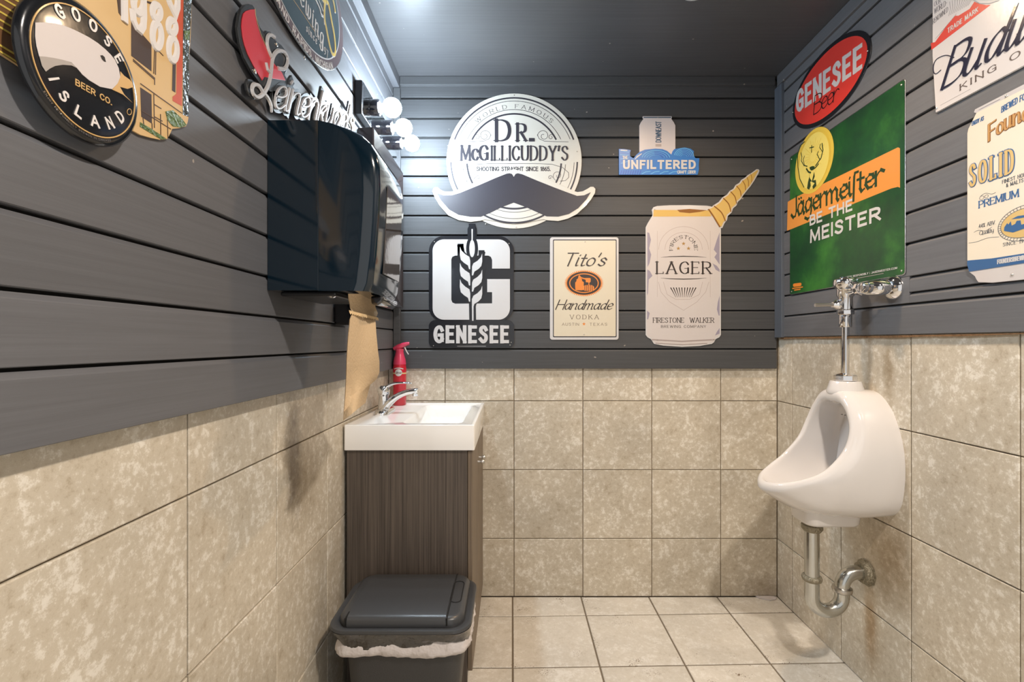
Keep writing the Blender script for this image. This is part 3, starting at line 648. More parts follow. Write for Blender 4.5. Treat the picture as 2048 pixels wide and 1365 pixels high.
# ================================================================== bin
bn = thing('waste_bin', 'grey plastic waste bin with a flip lid and overhanging liners, in front of the cabinet', 'bin', (-.327, 1.52, 0))
def rz(x0, y0, x1, y1, r, z, amp=0, seed=0, n=10, za=0):
    P = rrect(x0, y0, x1, y1, r, n); rnd = random.Random(seed); out = []; m = len(P); cx, cy_ = (x0+x1)/2, (y0+y1)/2
    # densify the straight sides
    Q = []
    for i in range(m):
        a = Vector(P[i]); b = Vector(P[(i+1) % m]); k = max(1, int((b-a).length/.012)) if amp or za else 1
        for j in range(k): Q.append(a.lerp(b, j/k))
    for i, q in enumerate(Q):
        d = Vector((q.x-cx, q.y-cy_)).normalized(); e = rnd.uniform(-amp, amp); q = q+d*e
        out.append(Vector((q.x, q.y, z+rnd.uniform(-za, za))))
    return out
mb = MB(); mb.rings([rz(-.465, 1.40, -.175, 1.635, .05, .002), rz(-.492, 1.382, -.142, 1.655, .052, .34), rz(-.497, 1.378, -.137, 1.658, .052, .385)]); mb.build('body', M_bin, bn, smooth=True)
mb = MB(); A = dict(n=8)
ks = [(-.533, 1.362, -.119, 1.664, .055, .386), (-.528, 1.366, -.122, 1.664, .055, .375), (-.522, 1.370, -.124, 1.663, .055, .362), (-.517, 1.371, -.126, 1.662, .055, .350), (-.512, 1.372, -.127, 1.662, .055, .342)]
base_n = None; rr_ = []
for i, (a, b, c, d, r, z) in enumerate(ks):
    P = rrect(a, b, c, d, r, 8); Q = []
    for k in range(len(P)):
        p = Vector(P[k]); q = Vector(P[(k+1) % len(P)]); 
        st = 34 if (q-p).length > .1 else 1
        for j in range(st): Q.append(p.lerp(q, j/st))
    rnd = random.Random(40+i); cx, cy_ = (a+c)/2, (b+d)/2; out = []
    for kk, q in enumerate(Q):
        dr = Vector((q.x-cx, q.y-cy_)).normalized()
        e = 0 if i == 0 else .0016*math.sin(kk*.9+i*2.1)+.0012*math.sin(kk*.37+i)+rnd.uniform(-.0012, .0012)
        zz = z+(0 if i == 0 else rnd.uniform(-.0015, .0015))
        if i >= 3: zz += .016*max(0, math.sin(kk*.085+3.7))**3+.004*math.sin(kk*.31)
        out.append(Vector((q.x+dr.x*e, q.y+dr.y*e, zz)))
    rr_.append(out)
mb.rings(rr_, False, False); mb.build('black_liner', M_bag, bn, smooth=True)
mb = MB(); rr_ = []
for i, (g_, z) in enumerate(((-.016, .372), (-.004, .352), (.003, .338), (.004, .326), (.000, .316), (-.007, .311))):
    P = rrect(-.515-g_, 1.371-g_, -.126+g_, 1.660, .05, 8); Q = []
    for k in range(len(P)):
        p = Vector(P[k]); q = Vector(P[(k+1) % len(P)])
        st = 34 if (q-p).length > .1 else 1
        for j in range(st): Q.append(p.lerp(q, j/st))
    rnd = random.Random(70+i); out = []
    for kk, q in enumerate(Q):
        dr = Vector((q.x+.32, q.y-1.52)).normalized(); e = .0022*math.sin(kk*1.25+i*.8)+.002*math.sin(kk*.53+i*1.7)+rnd.uniform(-.001, .001)
        zz = z+(.004*math.sin(kk*.19+i*.3) if i > 1 else 0)+(.012*(q.x+.5) if i > 2 else 0)
        out.append(Vector((q.x+dr.x*e, q.y+dr.y*e, zz)))
    rr_.append(out)
mb.rings(rr_, False, False); mb.build('white_liner', M_liner, bn, smooth=True)
def rings_rr(lst): 
    m_ = MB(); m_.rings([[Vector((x, y, z)) for x, y in rrect(a, b, c, d, r, 8)] for a, b, c, d, r, z in lst]); return m_
rings_rr([(-.530, 1.364, -.122, 1.664, .055, .384), (-.535, 1.360, -.118, 1.666, .056, .390), (-.533, 1.362, -.120, 1.665, .056, .397), (-.520, 1.372, -.132, 1.660, .05, .399), (-.512, 1.378, -.140, 1.655, .05, .394)]).build('rim', M_lid, bn, smooth=True)
rings_rr([(-.508, 1.384, -.142, 1.656, .045, .392), (-.508, 1.384, -.142, 1.656, .045, .410), (-.504, 1.388, -.146, 1.653, .043, .417), (-.494, 1.398, -.156, 1.648, .04, .420)]).build('lid_frame', M_lid, bn, smooth=True)
mb = MB()
prof = [(1.3835, .394), (1.3835, .411), (1.388, .4185), (1.40, .4225), (1.46, .4245), (1.54, .4235), (1.60, .4215), (1.645, .4185), (1.652, .414), (1.652, .394)]
mb.rings([[Vector((x, y, z+.0006)) for y, z in prof] for x in (-.478, -.192)]); fl = mb.build('flap', M_lid, bn, smooth=True)
mb = MB(); 
for a, b in (((-.1905, 1.3825), (-.1865, 1.652)), ((-.4835, 1.3825), (-.4800, 1.42))):
    mb = MB(); mb.box((a[0], a[1], .400), (b[0], b[1], .4208)); mb.build('seam', M_dark, bn)
pass
mb = MB(); hp = rrect(-.190, 1.47, -.158, 1.60, .016, 5)
ribbon(mb, Wall(lambda u, v, w: Vector((u, v, w)), None), hp, .003, .418, .4212, True); mb.build('handle_slot', M_dark, fl)

# ================================================================== urinal
UY = 1.700
def U(o, y, z): return Vector((RX(UY, 0)-o, UY+y, z))
ur = thing('urinal', 'white porcelain wall urinal on the right wall', 'urinal', (RX(UY)-.12, UY, .585))
KEYS = [  # (outward, half width, height), nine stations from the top round to the lowest point
 [(.001, 0, 1.052), (.001, .060, 1.042), (.001, .115, .995), (.001, .150, .925), (.001, .168, .85), (.001, .168, .76), (.001, .150, .68), (.001, .100, .638), (.001, 0, .630)],
 [(.045, 0, 1.056), (.045, .062, 1.046), (.048, .115, 1.0), (.052, .150, .93), (.060, .168, .85), (.07, .167, .76), (.085, .148, .68), (.10, .10, .632), (.10, 0, .612)],
 [(.090, 0, 1.057), (.092, .062, 1.047), (.098, .110, 1.000), (.108, .144, .93), (.130, .158, .85), (.165, .155, .765), (.20, .132, .695), (.24, .088, .648), (.25, 0, .625)],
 [(.118, 0, 1.052), (.118, .060, 1.041), (.120, .104, .994), (.130, .132, .93), (.156, .143, .855), (.215, .141, .780), (.275, .118, .735), (.335, .074, .700), (.362, 0, .686)],
 [(.129, 0, 1.041), (.129, .056, 1.031), (.131, .098, .986), (.140, .124, .928), (.166, .134, .858), (.226, .133, .789), (.290, .112, .750), (.350, .070, .722), (.378, 0, .708)],
 [(.131, 0, 1.025), (.131, .052, 1.018), (.133, .091, .979), (.143, .116, .924), (.170, .124, .858), (.228, .124, .795), (.288, .104, .760), (.343, .064, .737), (.368, 0, .726)],
 [(.124, 0, 1.011), (.124, .048, 1.006), (.127, .083, .972), (.137, .108, .918), (.163, .115, .858), (.220, .115, .794), (.278, .096, .757), (.328, .058, .734), (.350, 0, .722)],
 [(.095, 0, 1.003), (.095, .050, .998), (.097, .085, .968), (.107, .109, .914), (.13, .116, .85), (.175, .115, .780), (.225, .095, .735), (.265, .057, .708), (.285, 0, .695)],
 [(.050, 0, .993), (.050, .052, .988), (.050, .086, .958), (.053, .107, .90), (.06, .114, .84), (.085, .112, .765), (.13, .092, .705), (.16, .055, .672), (.175, 0, .660)],
 [(.030, 0, .970), (.030, .046, .965), (.030, .074, .935), (.030, .094, .885), (.032, .10, .83), (.04, .096, .76), (.07, .075, .70), (.09, .045, .668), (.10, 0, .660)]]
rs = []
for ks in KEYS:
    full = [Vector(p) for p in ks]+[Vector((p[0], -p[1], p[2])) for p in ks[7:0:-1]]
    c = catmull(full, 5, True); rs.append([U(*p) for p in c])
# smooth along the loft
fine = []
for j in range(len(rs[0])): fine.append(catmull([r[j] for r in rs], 4))
rings = [[fine[j][i] for j in range(len(fine))] for i in range(len(fine[0]))]
mb = MB(); mb.rings(rings); mb.build('bowl', M_porc, ur, smooth=True)
mb = MB(); mb.rings([[U(o, y, z) for o, y in rrect(.055+e, -.072+e, .245-e*.5, .072-e, .035, 6)] for z, e in ((.66, -.01), (.625, 0), (.595, .003), (.587, .008), (.585, .016))]); mb.build('outlet_base', M_porc, ur, smooth=True)
mb = MB(); cx = RX(UY)-.076
lathe(mb, (cx, UY, 1.035), 'Z', [(-.03, .040), (.000, .056), (.008, .0585), (.018, .0560), (.030, .0520), (.043, .0485), (.047, .0465)], 28); mb.build('spud_neck', M_porc, ur, smooth=True)
mb = MB()
for i in range(7): lathe(mb, tuple(U(.052, -.05+.0165*i, .955)), 'X', [(-.006, .0016), (0, .0016)], 8)
mb.build('rinse_holes', mat('hole_grey', (.25, .23, .21), .6), ur, kind='stuff')
fv = thing('flush_valve', 'chrome flush valve with a side lever and supply stop above the urinal', 'valve', (cx, UY, 1.083))
mb = MB(); lathe(mb, (cx, UY, 1.0825), 'Z', [(0, .034), (.002, .036), (.018, .036), (.022, .031), (.026, .018)], 8); mb.build('spud_nut', M_chrome, fv, bevel=.001)
mb = MB(); lathe(mb, (cx, UY, 1.105), 'Z', [(0, .0115), (.19, .0115)], 20); mb.build('flush_tube', M_chrome, fv, smooth=True)
mb = MB(); lathe(mb, (cx, UY, 1.272), 'Z', [(0, .0185), (.003, .020), (.045, .020), (.046, .0195)], 24); mb.build('tube_sleeve', M_chrome, fv, smooth=True)
mb = MB(); lathe(mb, (cx, UY, 1.316), 'Z', [(0, .0245), (.002, .027), (.016, .027), (.018, .023), (.062, .022), (.066, .024)], 8); mb.build('coupling_nut', M_chrome, fv, bevel=.001)
mb = MB(); lathe(mb, (cx, UY, 1.332), 'Z', [(0, .0215), (.045, .0215), (.052, .027), (.07, .027), (.082, .031), (.088, .038), (.107, .038), (.111, .034), (.112, .020), (.117, .018), (.118, .010)], 28); mb.build('valve_body', M_chrome, fv, smooth=True)
mb = MB(); lathe(mb, (cx-.020, UY, 1.352), 'X', [(0, .017), (-.012, .017), (-.018, .012), (-.026, .009)], 18); hd = mb.build('handle_socket', M_chrome, fv, smooth=True)
mb = MB(); tube(mb, [(cx-.044, UY, 1.352), (cx-.075, UY, 1.351), (cx-.108, UY, 1.350)], [.0065, .0055, .0062], 12); mb.build('lever', M_nickel, hd, smooth=True)
# supply: tailpiece along the wall, angle stop, flange
sy = 1.575
mb = MB(); tube(mb, [(cx, UY-.02, 1.402), (cx, UY-.05, 1.401), (cx+.002, UY-.085, 1.400)], [.019, .015, .016], 18); mb.build('tailpiece', M_chrome, fv, smooth=True)
mb = MB(); lathe(mb, (cx+.001, UY-.062, 1.401), 'Y', [(0, .021), (-.002, .023), (-.016, .023), (-.018, .021)], 8); mb.build('slip_nut', M_chrome, fv, bevel=.001)
mb = MB(); tube(mb, [(cx+.002, UY-.075, 1.400), (cx+.004, UY-.105, 1.398), (cx+.018, UY-.130, 1.397), (cx+.045, UY-.138, 1.396), (cx+.072, UY-.138, 1.396)], [.019, .024, .025, .021, .019], 20); mb.build('stop_body', M_chrome, fv, smooth=True)
mb = MB(); lathe(mb, (cx-.004, UY-.122, 1.399), 'X', [(0, .019), (-.012, .019), (-.014, .016), (-.026, .016), (-.028, .013)], 22); cp = mb.build('stop_cap', M_chrome, fv, smooth=True)
mb = MB(); lathe(mb, (cx-.0325, UY-.122, 1.399), 'X', [(0, .0075), (-.0008, .007)], 16); mb.build('screwdriver_stop', M_nickel, cp)
mb = MB(); lathe(mb, (RX(sy, .013), UY-.138, 1.396), 'X', [(0, .040), (-.004, .039), (-.012, .034), (-.019, .026), (-.022, .021)], 28); mb.build('wall_flange', M_chrome, fv, smooth=True)
# trap
tp = thing('drain_trap', 'worn metal P-trap pipe under the urinal running into the right wall', 'pipe', (RX(UY)-.195, UY, .26))
dx = RX(UY)-.195; R2 = .0235
M_pipe = mat('dull_chrome_pipe', (.55, .56, .54), .2, 1, bump=(20, .08))
mb = MB(); lathe(mb, (dx, UY, .5835), 'Z', [(0, .030), (-.010, .030), (-.012, .034), (-.026, .034), (-.034, .028)], 12); mb.build('slip_nut', M_rust, tp, smooth=True)
mb = MB(); lathe(mb, (dx, UY, .552), 'Z', [(0, R2), (-.17, R2)], 24); mb.build('tailpiece', M_pipe, tp, smooth=True)
mb = MB(); lathe(mb, (dx, UY, .392), 'Z', [(0, .026), (-.002, .031), (-.008, .033), (-.016, .031), (-.020, .026)], 24); mb.build('slip_nut', M_rust, tp, smooth=True)
rx = RX(UY)-.088; mid = (dx+rx)/2; rad = (rx-dx)/2; P = [(dx, UY, .375), (dx, UY, .34)]
for k in range(0, 9):
    a = PI+PI*k/8; P.append((mid+rad*math.cos(a), UY, .318+rad*math.sin(a)*.95))
P += [(rx, UY, .335)]
mb = MB(); tube(mb, P, R2, 22, smooth=3, up=Vector((0, 1, 0))); mb.build('trap_bend', M_pipe, tp, smooth=True)
mb = MB(); lathe(mb, (rx, UY, .352), 'Z', [(0, .026), (-.002, .031), (-.008, .0325), (-.016, .031), (-.020, .026)], 24); mb.build('slip_nut', M_nickel, tp, smooth=True)
P = [(rx, UY, .345)]
for k in range(0, 7):
    a = PI-PI/2*k/6; P.append((rx+.050+.050*math.cos(a), UY, .352+.050*math.sin(a)))
P.append((RX(UY)-.004, UY, .402))
mb = MB(); tube(mb, P, R2, 22, smooth=3, up=Vector((0, 1, 0))); mb.build('elbow', M_pipe, tp, smooth=True)
mb = MB(); lathe(mb, (RX(UY)-.001, UY, .402), 'X', [(0, .046), (-.004, .047), (-.006, .040), (-.016, .037), (-.022, .036)], 10); mb.build('wall_flange', M_rust, tp, smooth=True)

# ================================================================== signs, back wall
def conv(ox, oy, s): return lambda *pts: [(ox+x/s, oy+y/s) for x, y in pts]
def wall_loop(wall, pts, w=.006): return [wall.px(x, y, w) for x, y in pts]
def sign(name, label, wall, px, group=None):
    u, v = wall.px(*px); return thing(name, label, 'sign', wall.to(u, v, 0))
def bl(wall, cv, a, b, cap, w=.006):
    """baseline between crop points a and b, cap height given in crop pixels at (left, right)"""
    (x0, y0), (x1, y1) = cv(a, b); c = cap if isinstance(cap, tuple) else (cap, cap)
    tops = cv((a[0], a[1]-c[0]), (b[0], b[1]-c[1]))
    h0 = wall.px(*tops[0], w)[1]-wall.px(x0, y0, w)[1]; h1 = wall.px(*tops[1], w)[1]-wall.px(x1, y1, w)[1]
    A = Vector(wall.px(x0, y0, w)); B_ = Vector(wall.px(x1, y1, w))
    return (lambda x, y: (A.x+(B_.x-A.x)*x, A.y+(B_.y-A.y)*x+(h0+(h1-h0)*x)*y)), (B_-A).length/((h0+h1)/2)
M_cream = mat('cream_print', srgb(208, 204, 194), .4, coat=.15)
M_ink = mat('charcoal_print', srgb(52, 50, 58), .45)
# --- moustache roundel
S = sign('round_tin_sign', 'round cream sign with a huge dark moustache across its lower half', BW, (1029, 330))
c4 = conv(840, 160, 4.266); W_ = lambda *p: wall_loop(BW, c4(*p))
ctr = W_((803, 690))[0]; pxm = (BW.px(1029, 322)[1]-BW.px(1029, 323)[1]); K = pxm/4.266
mo_out = [(115, 925), (128, 916), (150, 916), (175, 938), (205, 952), (245, 955), (290, 950), (500, 860), (800, 760), (1100, 850), (1320, 950), (1345, 957), (1390, 950), (1430, 928), (1455, 912), (1480, 912), (1497, 930), (1493, 965), (1460, 1020), (1410, 1080), (1340, 1145), (1260, 1185), (1180, 1205), (1085, 1198), (950, 1160), (803, 1110), (650, 1160), (525, 1200), (430, 1212), (330, 1197), (240, 1155), (165, 1070), (125, 1000), (106, 950)]
mb = MB(); plate(mb, BW, [ell(ctr, 578*K, 578*K, 96)], .0005, .0030); mb.build('disc', M_cream, S, bevel=.0005)
mb = MB(); plate(mb, BW, [W_(*mo_out)], .0031, .0058); mb.build('moustache_border', M_cream, S, bevel=.0005)
def arc(r, a0, a1, n=40): return ell(ctr, r*K, r*K, n, a0, a1)
items = []
for r, wd in ((540, 13), (513, 4), (440, 4), (403, 14)):
    a = math.degrees(math.asin(188/r)); items.append((arc(r, a, 180-a), wd*K)); b = math.degrees(math.asin(15/r))
    if r > 500: items += [(arc(r, -44, -b, 20), wd*K), (arc(r, 180+b, 224, 20), wd*K)]
    else: items += [(arc(r, -36, -4, 14), wd*K), (arc(r, 184, 216, 14), wd*K)]
strokes(S, BW, 'rings', M_ink, items, .0031, .0034)
strokes(S, BW, 'rings', M_ink, [(arc(r, -118, -62, 24), wd*K) for r, wd in ((410, 16), (440, 4), (495, 4), (530, 15))], .0060, .0062)
mb = MB(); plate(mb, BW, [W_((560, 1150), (803, 1040), (1046, 1150), (1080, 1185), (803, 1230), (525, 1185))], .0040, .00595); mb.build('lower_field', M_cream, S)
mo = [(140, 963), (200, 985), (270, 985), (340, 965), (500, 900), (650, 835), (740, 800), (765, 797), (785, 803), (800, 828), (815, 803), (835, 797), (870, 805), (1000, 860), (1150, 920), (1270, 965), (1340, 990), (1400, 985), (1458, 958), (1420, 1020), (1350, 1095), (1270, 1145), (1180, 1167), (1080, 1165), (1000, 1130), (900, 1085), (800, 1048), (700, 1085), (600, 1135), (520, 1168), (430, 1168), (330, 1152), (250, 1108), (180, 1030)]
mb = MB(); plate(mb, BW, [W_(*mo)], .0059, .0068); mb.build('moustache', M_ink, S, bevel=.0003)
def spiral(cx, cy, r0, turns, a0, sgn): 
    n = int(26*turns); return W_(*[(cx+r0*(1-.8*i/n)*math.cos(math.radians(a0)+sgn*2*PI*turns*i/n), cy+r0*(1-.8*i/n)*math.sin(math.radians(a0)+sgn*2*PI*turns*i/n)) for i in range(n+1)])
sp_ = []
for f in (1, -1):
    X = lambda x: 803+f*(x-803)
    sp_ += [(W_((X(340), 527), (X(450), 525), (X(545), 520), (X(590), 500), (X(605), 465)), 3.4*K), (spiral(X(552), 475, 52, 1.3, 0 if f == 1 else 180, -f), 3.4*K), (spiral(X(487), 487, 28, 1.2, 180 if f == 1 else 0, f), 3.4*K),
            (W_((803, 712), (X(620), 712), (X(480), 718), (X(390), 745), (X(338), 790), (X(336), 830), (X(365), 858), (X(410), 862)), 3.4*K), (spiral(X(430), 815, 46, 1.3, 90, -f), 3.4*K), (spiral(X(495), 832, 20, 1.1, 180 if f == 1 else 0, f), 3.4*K)]
strokes(S, BW, 'scrollwork', M_ink, sp_, .0031, .0035)
DRP = (.20, .06, 0)
lettering(S, BW, M_ink, [('D', bl(BW, c4, (652, 516), (764, 516), 174), (.17, .05, 0), dict(serif=.12)), ('R', bl(BW, c4, (832, 516), (900, 516), 142), (.18, .05, 0), dict(serif=.12)),
    ('.', bl(BW, c4, (944, 514), (964, 514), 150), (.2, .2, 0), {}), ("M", bl(BW, c4, (352, 682), (425, 682), 120), (.16, .05, 0), dict(serif=.10)), ("C", bl(BW, c4, (446, 682), (492, 682), 92), (.26, .08, 0), {}),
    ("G", bl(BW, c4, (510, 682), (575, 682), 122), DRP, dict(serif=.12)), ("ILLICUDDY'S", bl(BW, c4, (612, 682), (1258, 682), 116), (.15, .05, 0), dict(serif=.05, sp=.28))], .0031, .0042)
lettering(S, BW, M_ink, [('WORLD FAMOUS', arc_place(ctr, 452*K, 134, 46, 32*K), (.13, .05, 0), dict(serif=.14, sp=.55)), ('SHOOTING STRAIGHT SINCE 1865.', bl(BW, c4, (484, 774), (1112, 774), 32), (.19, .19, 0), dict(sp=.24))], .0031, .0035)
screws(S, BW, W_((803, 128), (255, 622), (1340, 610), (820, 1255), (190, 985), (1340, 992), (1472, 932), (560, 1228)), .0032, .003)

# --- black and white G sign with the ear of grain
S = sign('cut_out_tin_sign', 'black and white sign of a big letter G with an ear of grain', BW, (943, 580))
c6 = conv(840, 440, 4.876); W6 = lambda *p: wall_loop(BW, c6(*p)); K6 = pxm/4.876
def rr_px(cv, x0, y0, x1, y1, r): return wall_loop(BW, cv(*rrect(x0, y0, x1, y1, r, 8)))
multi(S, BW, 'panel', M_black, [rr_px(c6, 85, 155, 914, 990, 150), rr_px(c6, 85, 978, 918, 1250, 62), rr_px(c6, 463, 52, 553, 300, 42)], .0005, .0030)
c_out = rrect(122, 190, 877, 975, 112, 8)
# white letter: one outline with the notch cut in from the right
gpts = [(877, 475), (703, 475), (703, 390), (690, 360), (665, 348), (343, 348), (315, 360), (305, 385), (305, 780), (315, 806), (343, 818), (703, 815), (703, 705), (655, 705), (655, 578), (877, 578)]
top = rrect(122, 190, 877, 975, 112, 8)
outer = [p for p in top]
# corner order of rrect: top-right (by +y = down), so list from (877, 578) clockwise to (877, 475)
br = [p for p in outer if p[0] > 500 and p[1] > 578]; bl_ = [p for p in outer if p[0] < 500 and p[1] > 578]; tl = [p for p in outer if p[0] < 500 and p[1] < 578]; tr = [p for p in outer if p[0] > 500 and p[1] < 578]
gl = gpts+br+bl_+tl+tr
shape(S, BW, 'letter', M_white, [W6(*gl)], .0031, .0046, bevel=.0004)
LF = [[(390, 262), (405, 300), (440, 335), (482, 362), (490, 400), (490, 482), (478, 482), (468, 445), (430, 420), (398, 390), (388, 340)]]
RF_ = [[(606, 328), (594, 365), (560, 400), (520, 425), (508, 455), (506, 542), (518, 542), (530, 505), (570, 480), (598, 450), (607, 408)]]
LL = [[(x, y+k*158) for x, y in LF[0]] for k in range(3)]+[[(x, y+k*158) for x, y in RF_[0]] for k in range(3)]
sm0 = lambda p: p
back = []
for p in LL:
    f_ = 1 if p[0][0] < 500 else -1; y_ = p[0][1]; X_ = (lambda q: 499+f_*(q-499))
    back.append((sm0(W6((X_(396), y_+8), (X_(406), y_+60), (X_(440), y_+110), (X_(478), y_+150), (X_(486), y_+200))), [60*K6, 62*K6, 72*K6, 74*K6, 50*K6]))
back += [(W6((508, 70), (508, 240), (508, 470), (508, 700), (514, 985)), 66*K6), (W6((395, 262), (395, 340)), 60*K6), (W6((600, 325), (600, 380)), 58*K6), (W6(*ell((508, 280), 30, 88, 24)), 56*K6, True)]
strokes(S, BW, 'grain_backing', M_black, back, .0047, .0052)
mb = MB()
for i, p in enumerate(LL): plate(mb, BW, [W6(*p)], .0053, .0064)
plate(mb, BW, [W6(*ell((508, 280), 27, 85, 24))], .0053, .0064); plate(mb, BW, [W6((502, 90), (515, 90), (514, 198), (503, 198))], .0053, .0064)
plate(mb, BW, [W6((506, 770), (519, 760), (522, 800), (522, 985), (508, 985))], .0053, .00645)
mb.build('grain_ear', M_white, S)
lettering(S, BW, M_white, [('GENESEE', bl(BW, c6, (148, 1188), (852, 1188), 142), (.25, .22, 0), dict(sp=.46, wide=.95))], .0031, .0050)
strokes(S, BW, 'fine_print', M_tin, [(W6((365, 1233), (640, 1233)), 5*K6)], .0031, .0033)
screws(S, BW, W6((140, 212), (868, 230), (130, 1226), (878, 1221), (890, 1195)), .0032, .0028)

# --- cream tin with script
S = sign('rectangular_tin_sign', 'upright cream sign with dark script and an orange oval emblem', BW, (1169, 577))
ct = conv(1100, 480, 6.83); Wt = lambda *p: wall_loop(BW, ct(*p)); KT = pxm/6.83
shape(S, BW, 'panel', M_white, [wall_loop(BW, rrect(1100, 474.5, 1237.5, 680, 5, 5))], .0005, .0028, bevel=.0006)
shape(S, BW, 'border', M_ink, [wall_loop(BW, rrect(1106, 479, 1233.5, 675, 2, 4)), wall_loop(BW, rrect(1107.8, 481, 1231.8, 673, 1.5, 4))[::-1]], .0029, .0032)
shape(S, BW, 'field', mat('pale_cream_print', srgb(212, 203, 182), .4, coat=.2), [wall_loop(BW, rrect(1107.8, 481, 1231.8, 673, 1.5, 4))], .0029, .0031)
M_dk = mat('dark_brown_print', srgb(46, 36, 34), .4); M_or = mat('orange_print', srgb(222, 130, 46), .4)
lettering(S, BW, M_dk, [("Tito's", bl(BW, ct, (175, 354), (735, 354), 172), (.14, .04, 25), dict(slant=.32, sp=.12)), ('Handmade', bl(BW, ct, (78, 950), (838, 950), 128), (.13, .04, 25), dict(slant=.34, sp=.09))], .0032, .0040)
lettering(S, BW, mat('grey_brown_print', srgb(112, 98, 84), .5), [('VODKA', bl(BW, ct, (275, 1083), (665, 1083), 56), (.13, .06, 0), dict(serif=.15, sp=.45)), ('AUSTIN', bl(BW, ct, (165, 1172), (395, 1172), 36), (.12, .08, 0), dict(sp=.35)), ('TEXAS', bl(BW, ct, (545, 1172), (780, 1172), 36), (.12, .08, 0), dict(sp=.4))], .0032, .0034)
def star(cx, cy, r): return [(cx+(r if i % 2 == 0 else r*.4)*math.sin(PI*i/5), cy-(r if i % 2 == 0 else r*.4)*math.cos(PI*i/5)) for i in range(10)]
sun = []
for i in range(120):
    a = 2*PI*i/120; k = 1 if i % 2 == 0 else .87; sun.append((465+272*k*math.cos(a), 592+186*k*math.sin(a)))
shape(S, BW, 'sunburst', M_or, [Wt(*sun)], .0032, .0034)
shape(S, BW, 'emblem_field', M_dk, [Wt(*ell((465, 592), 232, 158, 48))], .0032, .0038)
shape(S, BW, 'emblem_ring', M_or, [Wt(*ell((465, 592), 202, 134, 48)), Wt(*ell((465, 592), 188, 121, 48))[::-1]], .0039, .0042)
multi(S, BW, 'still', M_or, [Wt((345, 585), (365, 560), (360, 545), (385, 525), (390, 490), (408, 482), (418, 500), (425, 522), (440, 545), (437, 560), (462, 578), (462, 680), (440, 690), (350, 688), (345, 650)),
    Wt((412, 492), (430, 510), (470, 522), (545, 520), (558, 530), (555, 575), (540, 585), (535, 605), (550, 615), (520, 615), (528, 600), (525, 582), (490, 578), (488, 545), (455, 535), (425, 525)),
    Wt((455, 635), (480, 618), (580, 618), (605, 645), (600, 685), (575, 698), (475, 698), (455, 680))], .0039, .0042)
strokes(S, BW, 'barrel_bands', M_dk, [(Wt(*[(x+6*math.cos(t), 658+38*math.sin(t)) for t in [PI/2+PI*k/6 for k in range(7)]]), 7*KT) for x in (482, 506, 530, 556, 582)], .0043, .0045)
shape(S, BW, 'star', M_or, [Wt(*star(465, 1150, 26))], .0032, .0034)
screws(S, BW, Wt((480, 27), (466, 1296)), .0032, .0026)

# --- can with the horn
S = sign('can_shaped_sign', 'tall white can-shaped sign with a spiral golden horn', BW, (1367, 560))
c7 = conv(1240, 380, 4.016); W7 = lambda *p: wall_loop(BW, c7(*p)); K7 = pxm/4.016
c5 = conv(1080, 200, 4.267); W5 = lambda *p: wall_loop(BW, c5(*p))
body_o = [(208, 300), (225, 265), (262, 205), (262, 182), (257, 160), (270, 138), (300, 128), (400, 122), (560, 121), (700, 126), (736, 132), (760, 150), (780, 220), (800, 290), (813, 315), (813, 1165), (800, 1185), (770, 1200), (758, 1225), (740, 1238), (640, 1255), (500, 1262), (350, 1252), (275, 1238), (250, 1200), (222, 1185), (208, 1165)]
body_i = [(218, 305), (240, 262), (274, 205), (276, 158), (400, 152), (560, 152), (712, 158), (735, 210), (790, 300), (802, 320), (802, 1160), (770, 1185), (752, 1222), (640, 1242), (500, 1248), (350, 1240), (282, 1226), (262, 1192), (228, 1172), (218, 1160)]
horn_o = [(1450, 935), (1480, 900), (1530, 868), (1560, 830), (1600, 805), (1622, 775), (1655, 755), (1672, 725), (1705, 705), (1722, 680), (1755, 660), (1775, 640), (1810, 620), (1850, 590), (1868, 590), (1876, 602), (1868, 625), (1830, 690), (1800, 735), (1775, 765), (1755, 790), (1735, 815), (1718, 845), (1690, 870), (1680, 900), (1650, 925), (1638, 960), (1605, 990), (1598, 1025), (1575, 1055), (1560, 1090), (1538, 1098), (1500, 1060)]
horn_i = [(1440, 935), (1490, 910), (1540, 875), (1568, 840), (1608, 812), (1630, 784), (1662, 762), (1680, 735), (1712, 714), (1730, 690), (1762, 668), (1785, 645), (1820, 622), (1856, 597), (1864, 602), (1822, 682), (1790, 732), (1768, 755), (1748, 783), (1726, 808), (1708, 838), (1680, 862), (1670, 893), (1640, 918), (1628, 952), (1596, 980), (1588, 1018), (1565, 1045), (1552, 1078), (1534, 1080)]
multi(S, BW, 'panel', M_white, [W7(*body_o), W5(*horn_o)], .0005, .0028)
M_can = mat('pearl_can_print', srgb(203, 197, 196), .35, coat=.3); M_gold = mat('gold_print', srgb(206, 172, 92), .3, coat=.3); M_brn = mat('brown_gold_print', srgb(136, 88, 26), .35)
shape(S, BW, 'can_body', M_can, [W7(*body_i)], .0029, .0032)
shape(S, BW, 'gold_band', M_gold, [W7((272, 160), (716, 163), (738, 212), (268, 214))], .0033, .0035)
shape(S, BW, 'gold_band_shade', M_brn, [W7((460, 160), (560, 152), (700, 163), (640, 176), (560, 186), (480, 178))], .0036, .0037)
strokes(S, BW, 'base_shade', mat('silver_shade', srgb(160, 148, 146), .3), [(W7((262, 1204), (500, 1218), (758, 1204)), 10*K7), (W7((290, 1232), (500, 1244), (700, 1234)), 6*K7)], .0033, .0035)
shape(S, BW, 'horn', M_gold, [W5(*horn_i)], .0029, .0042)
hb = []
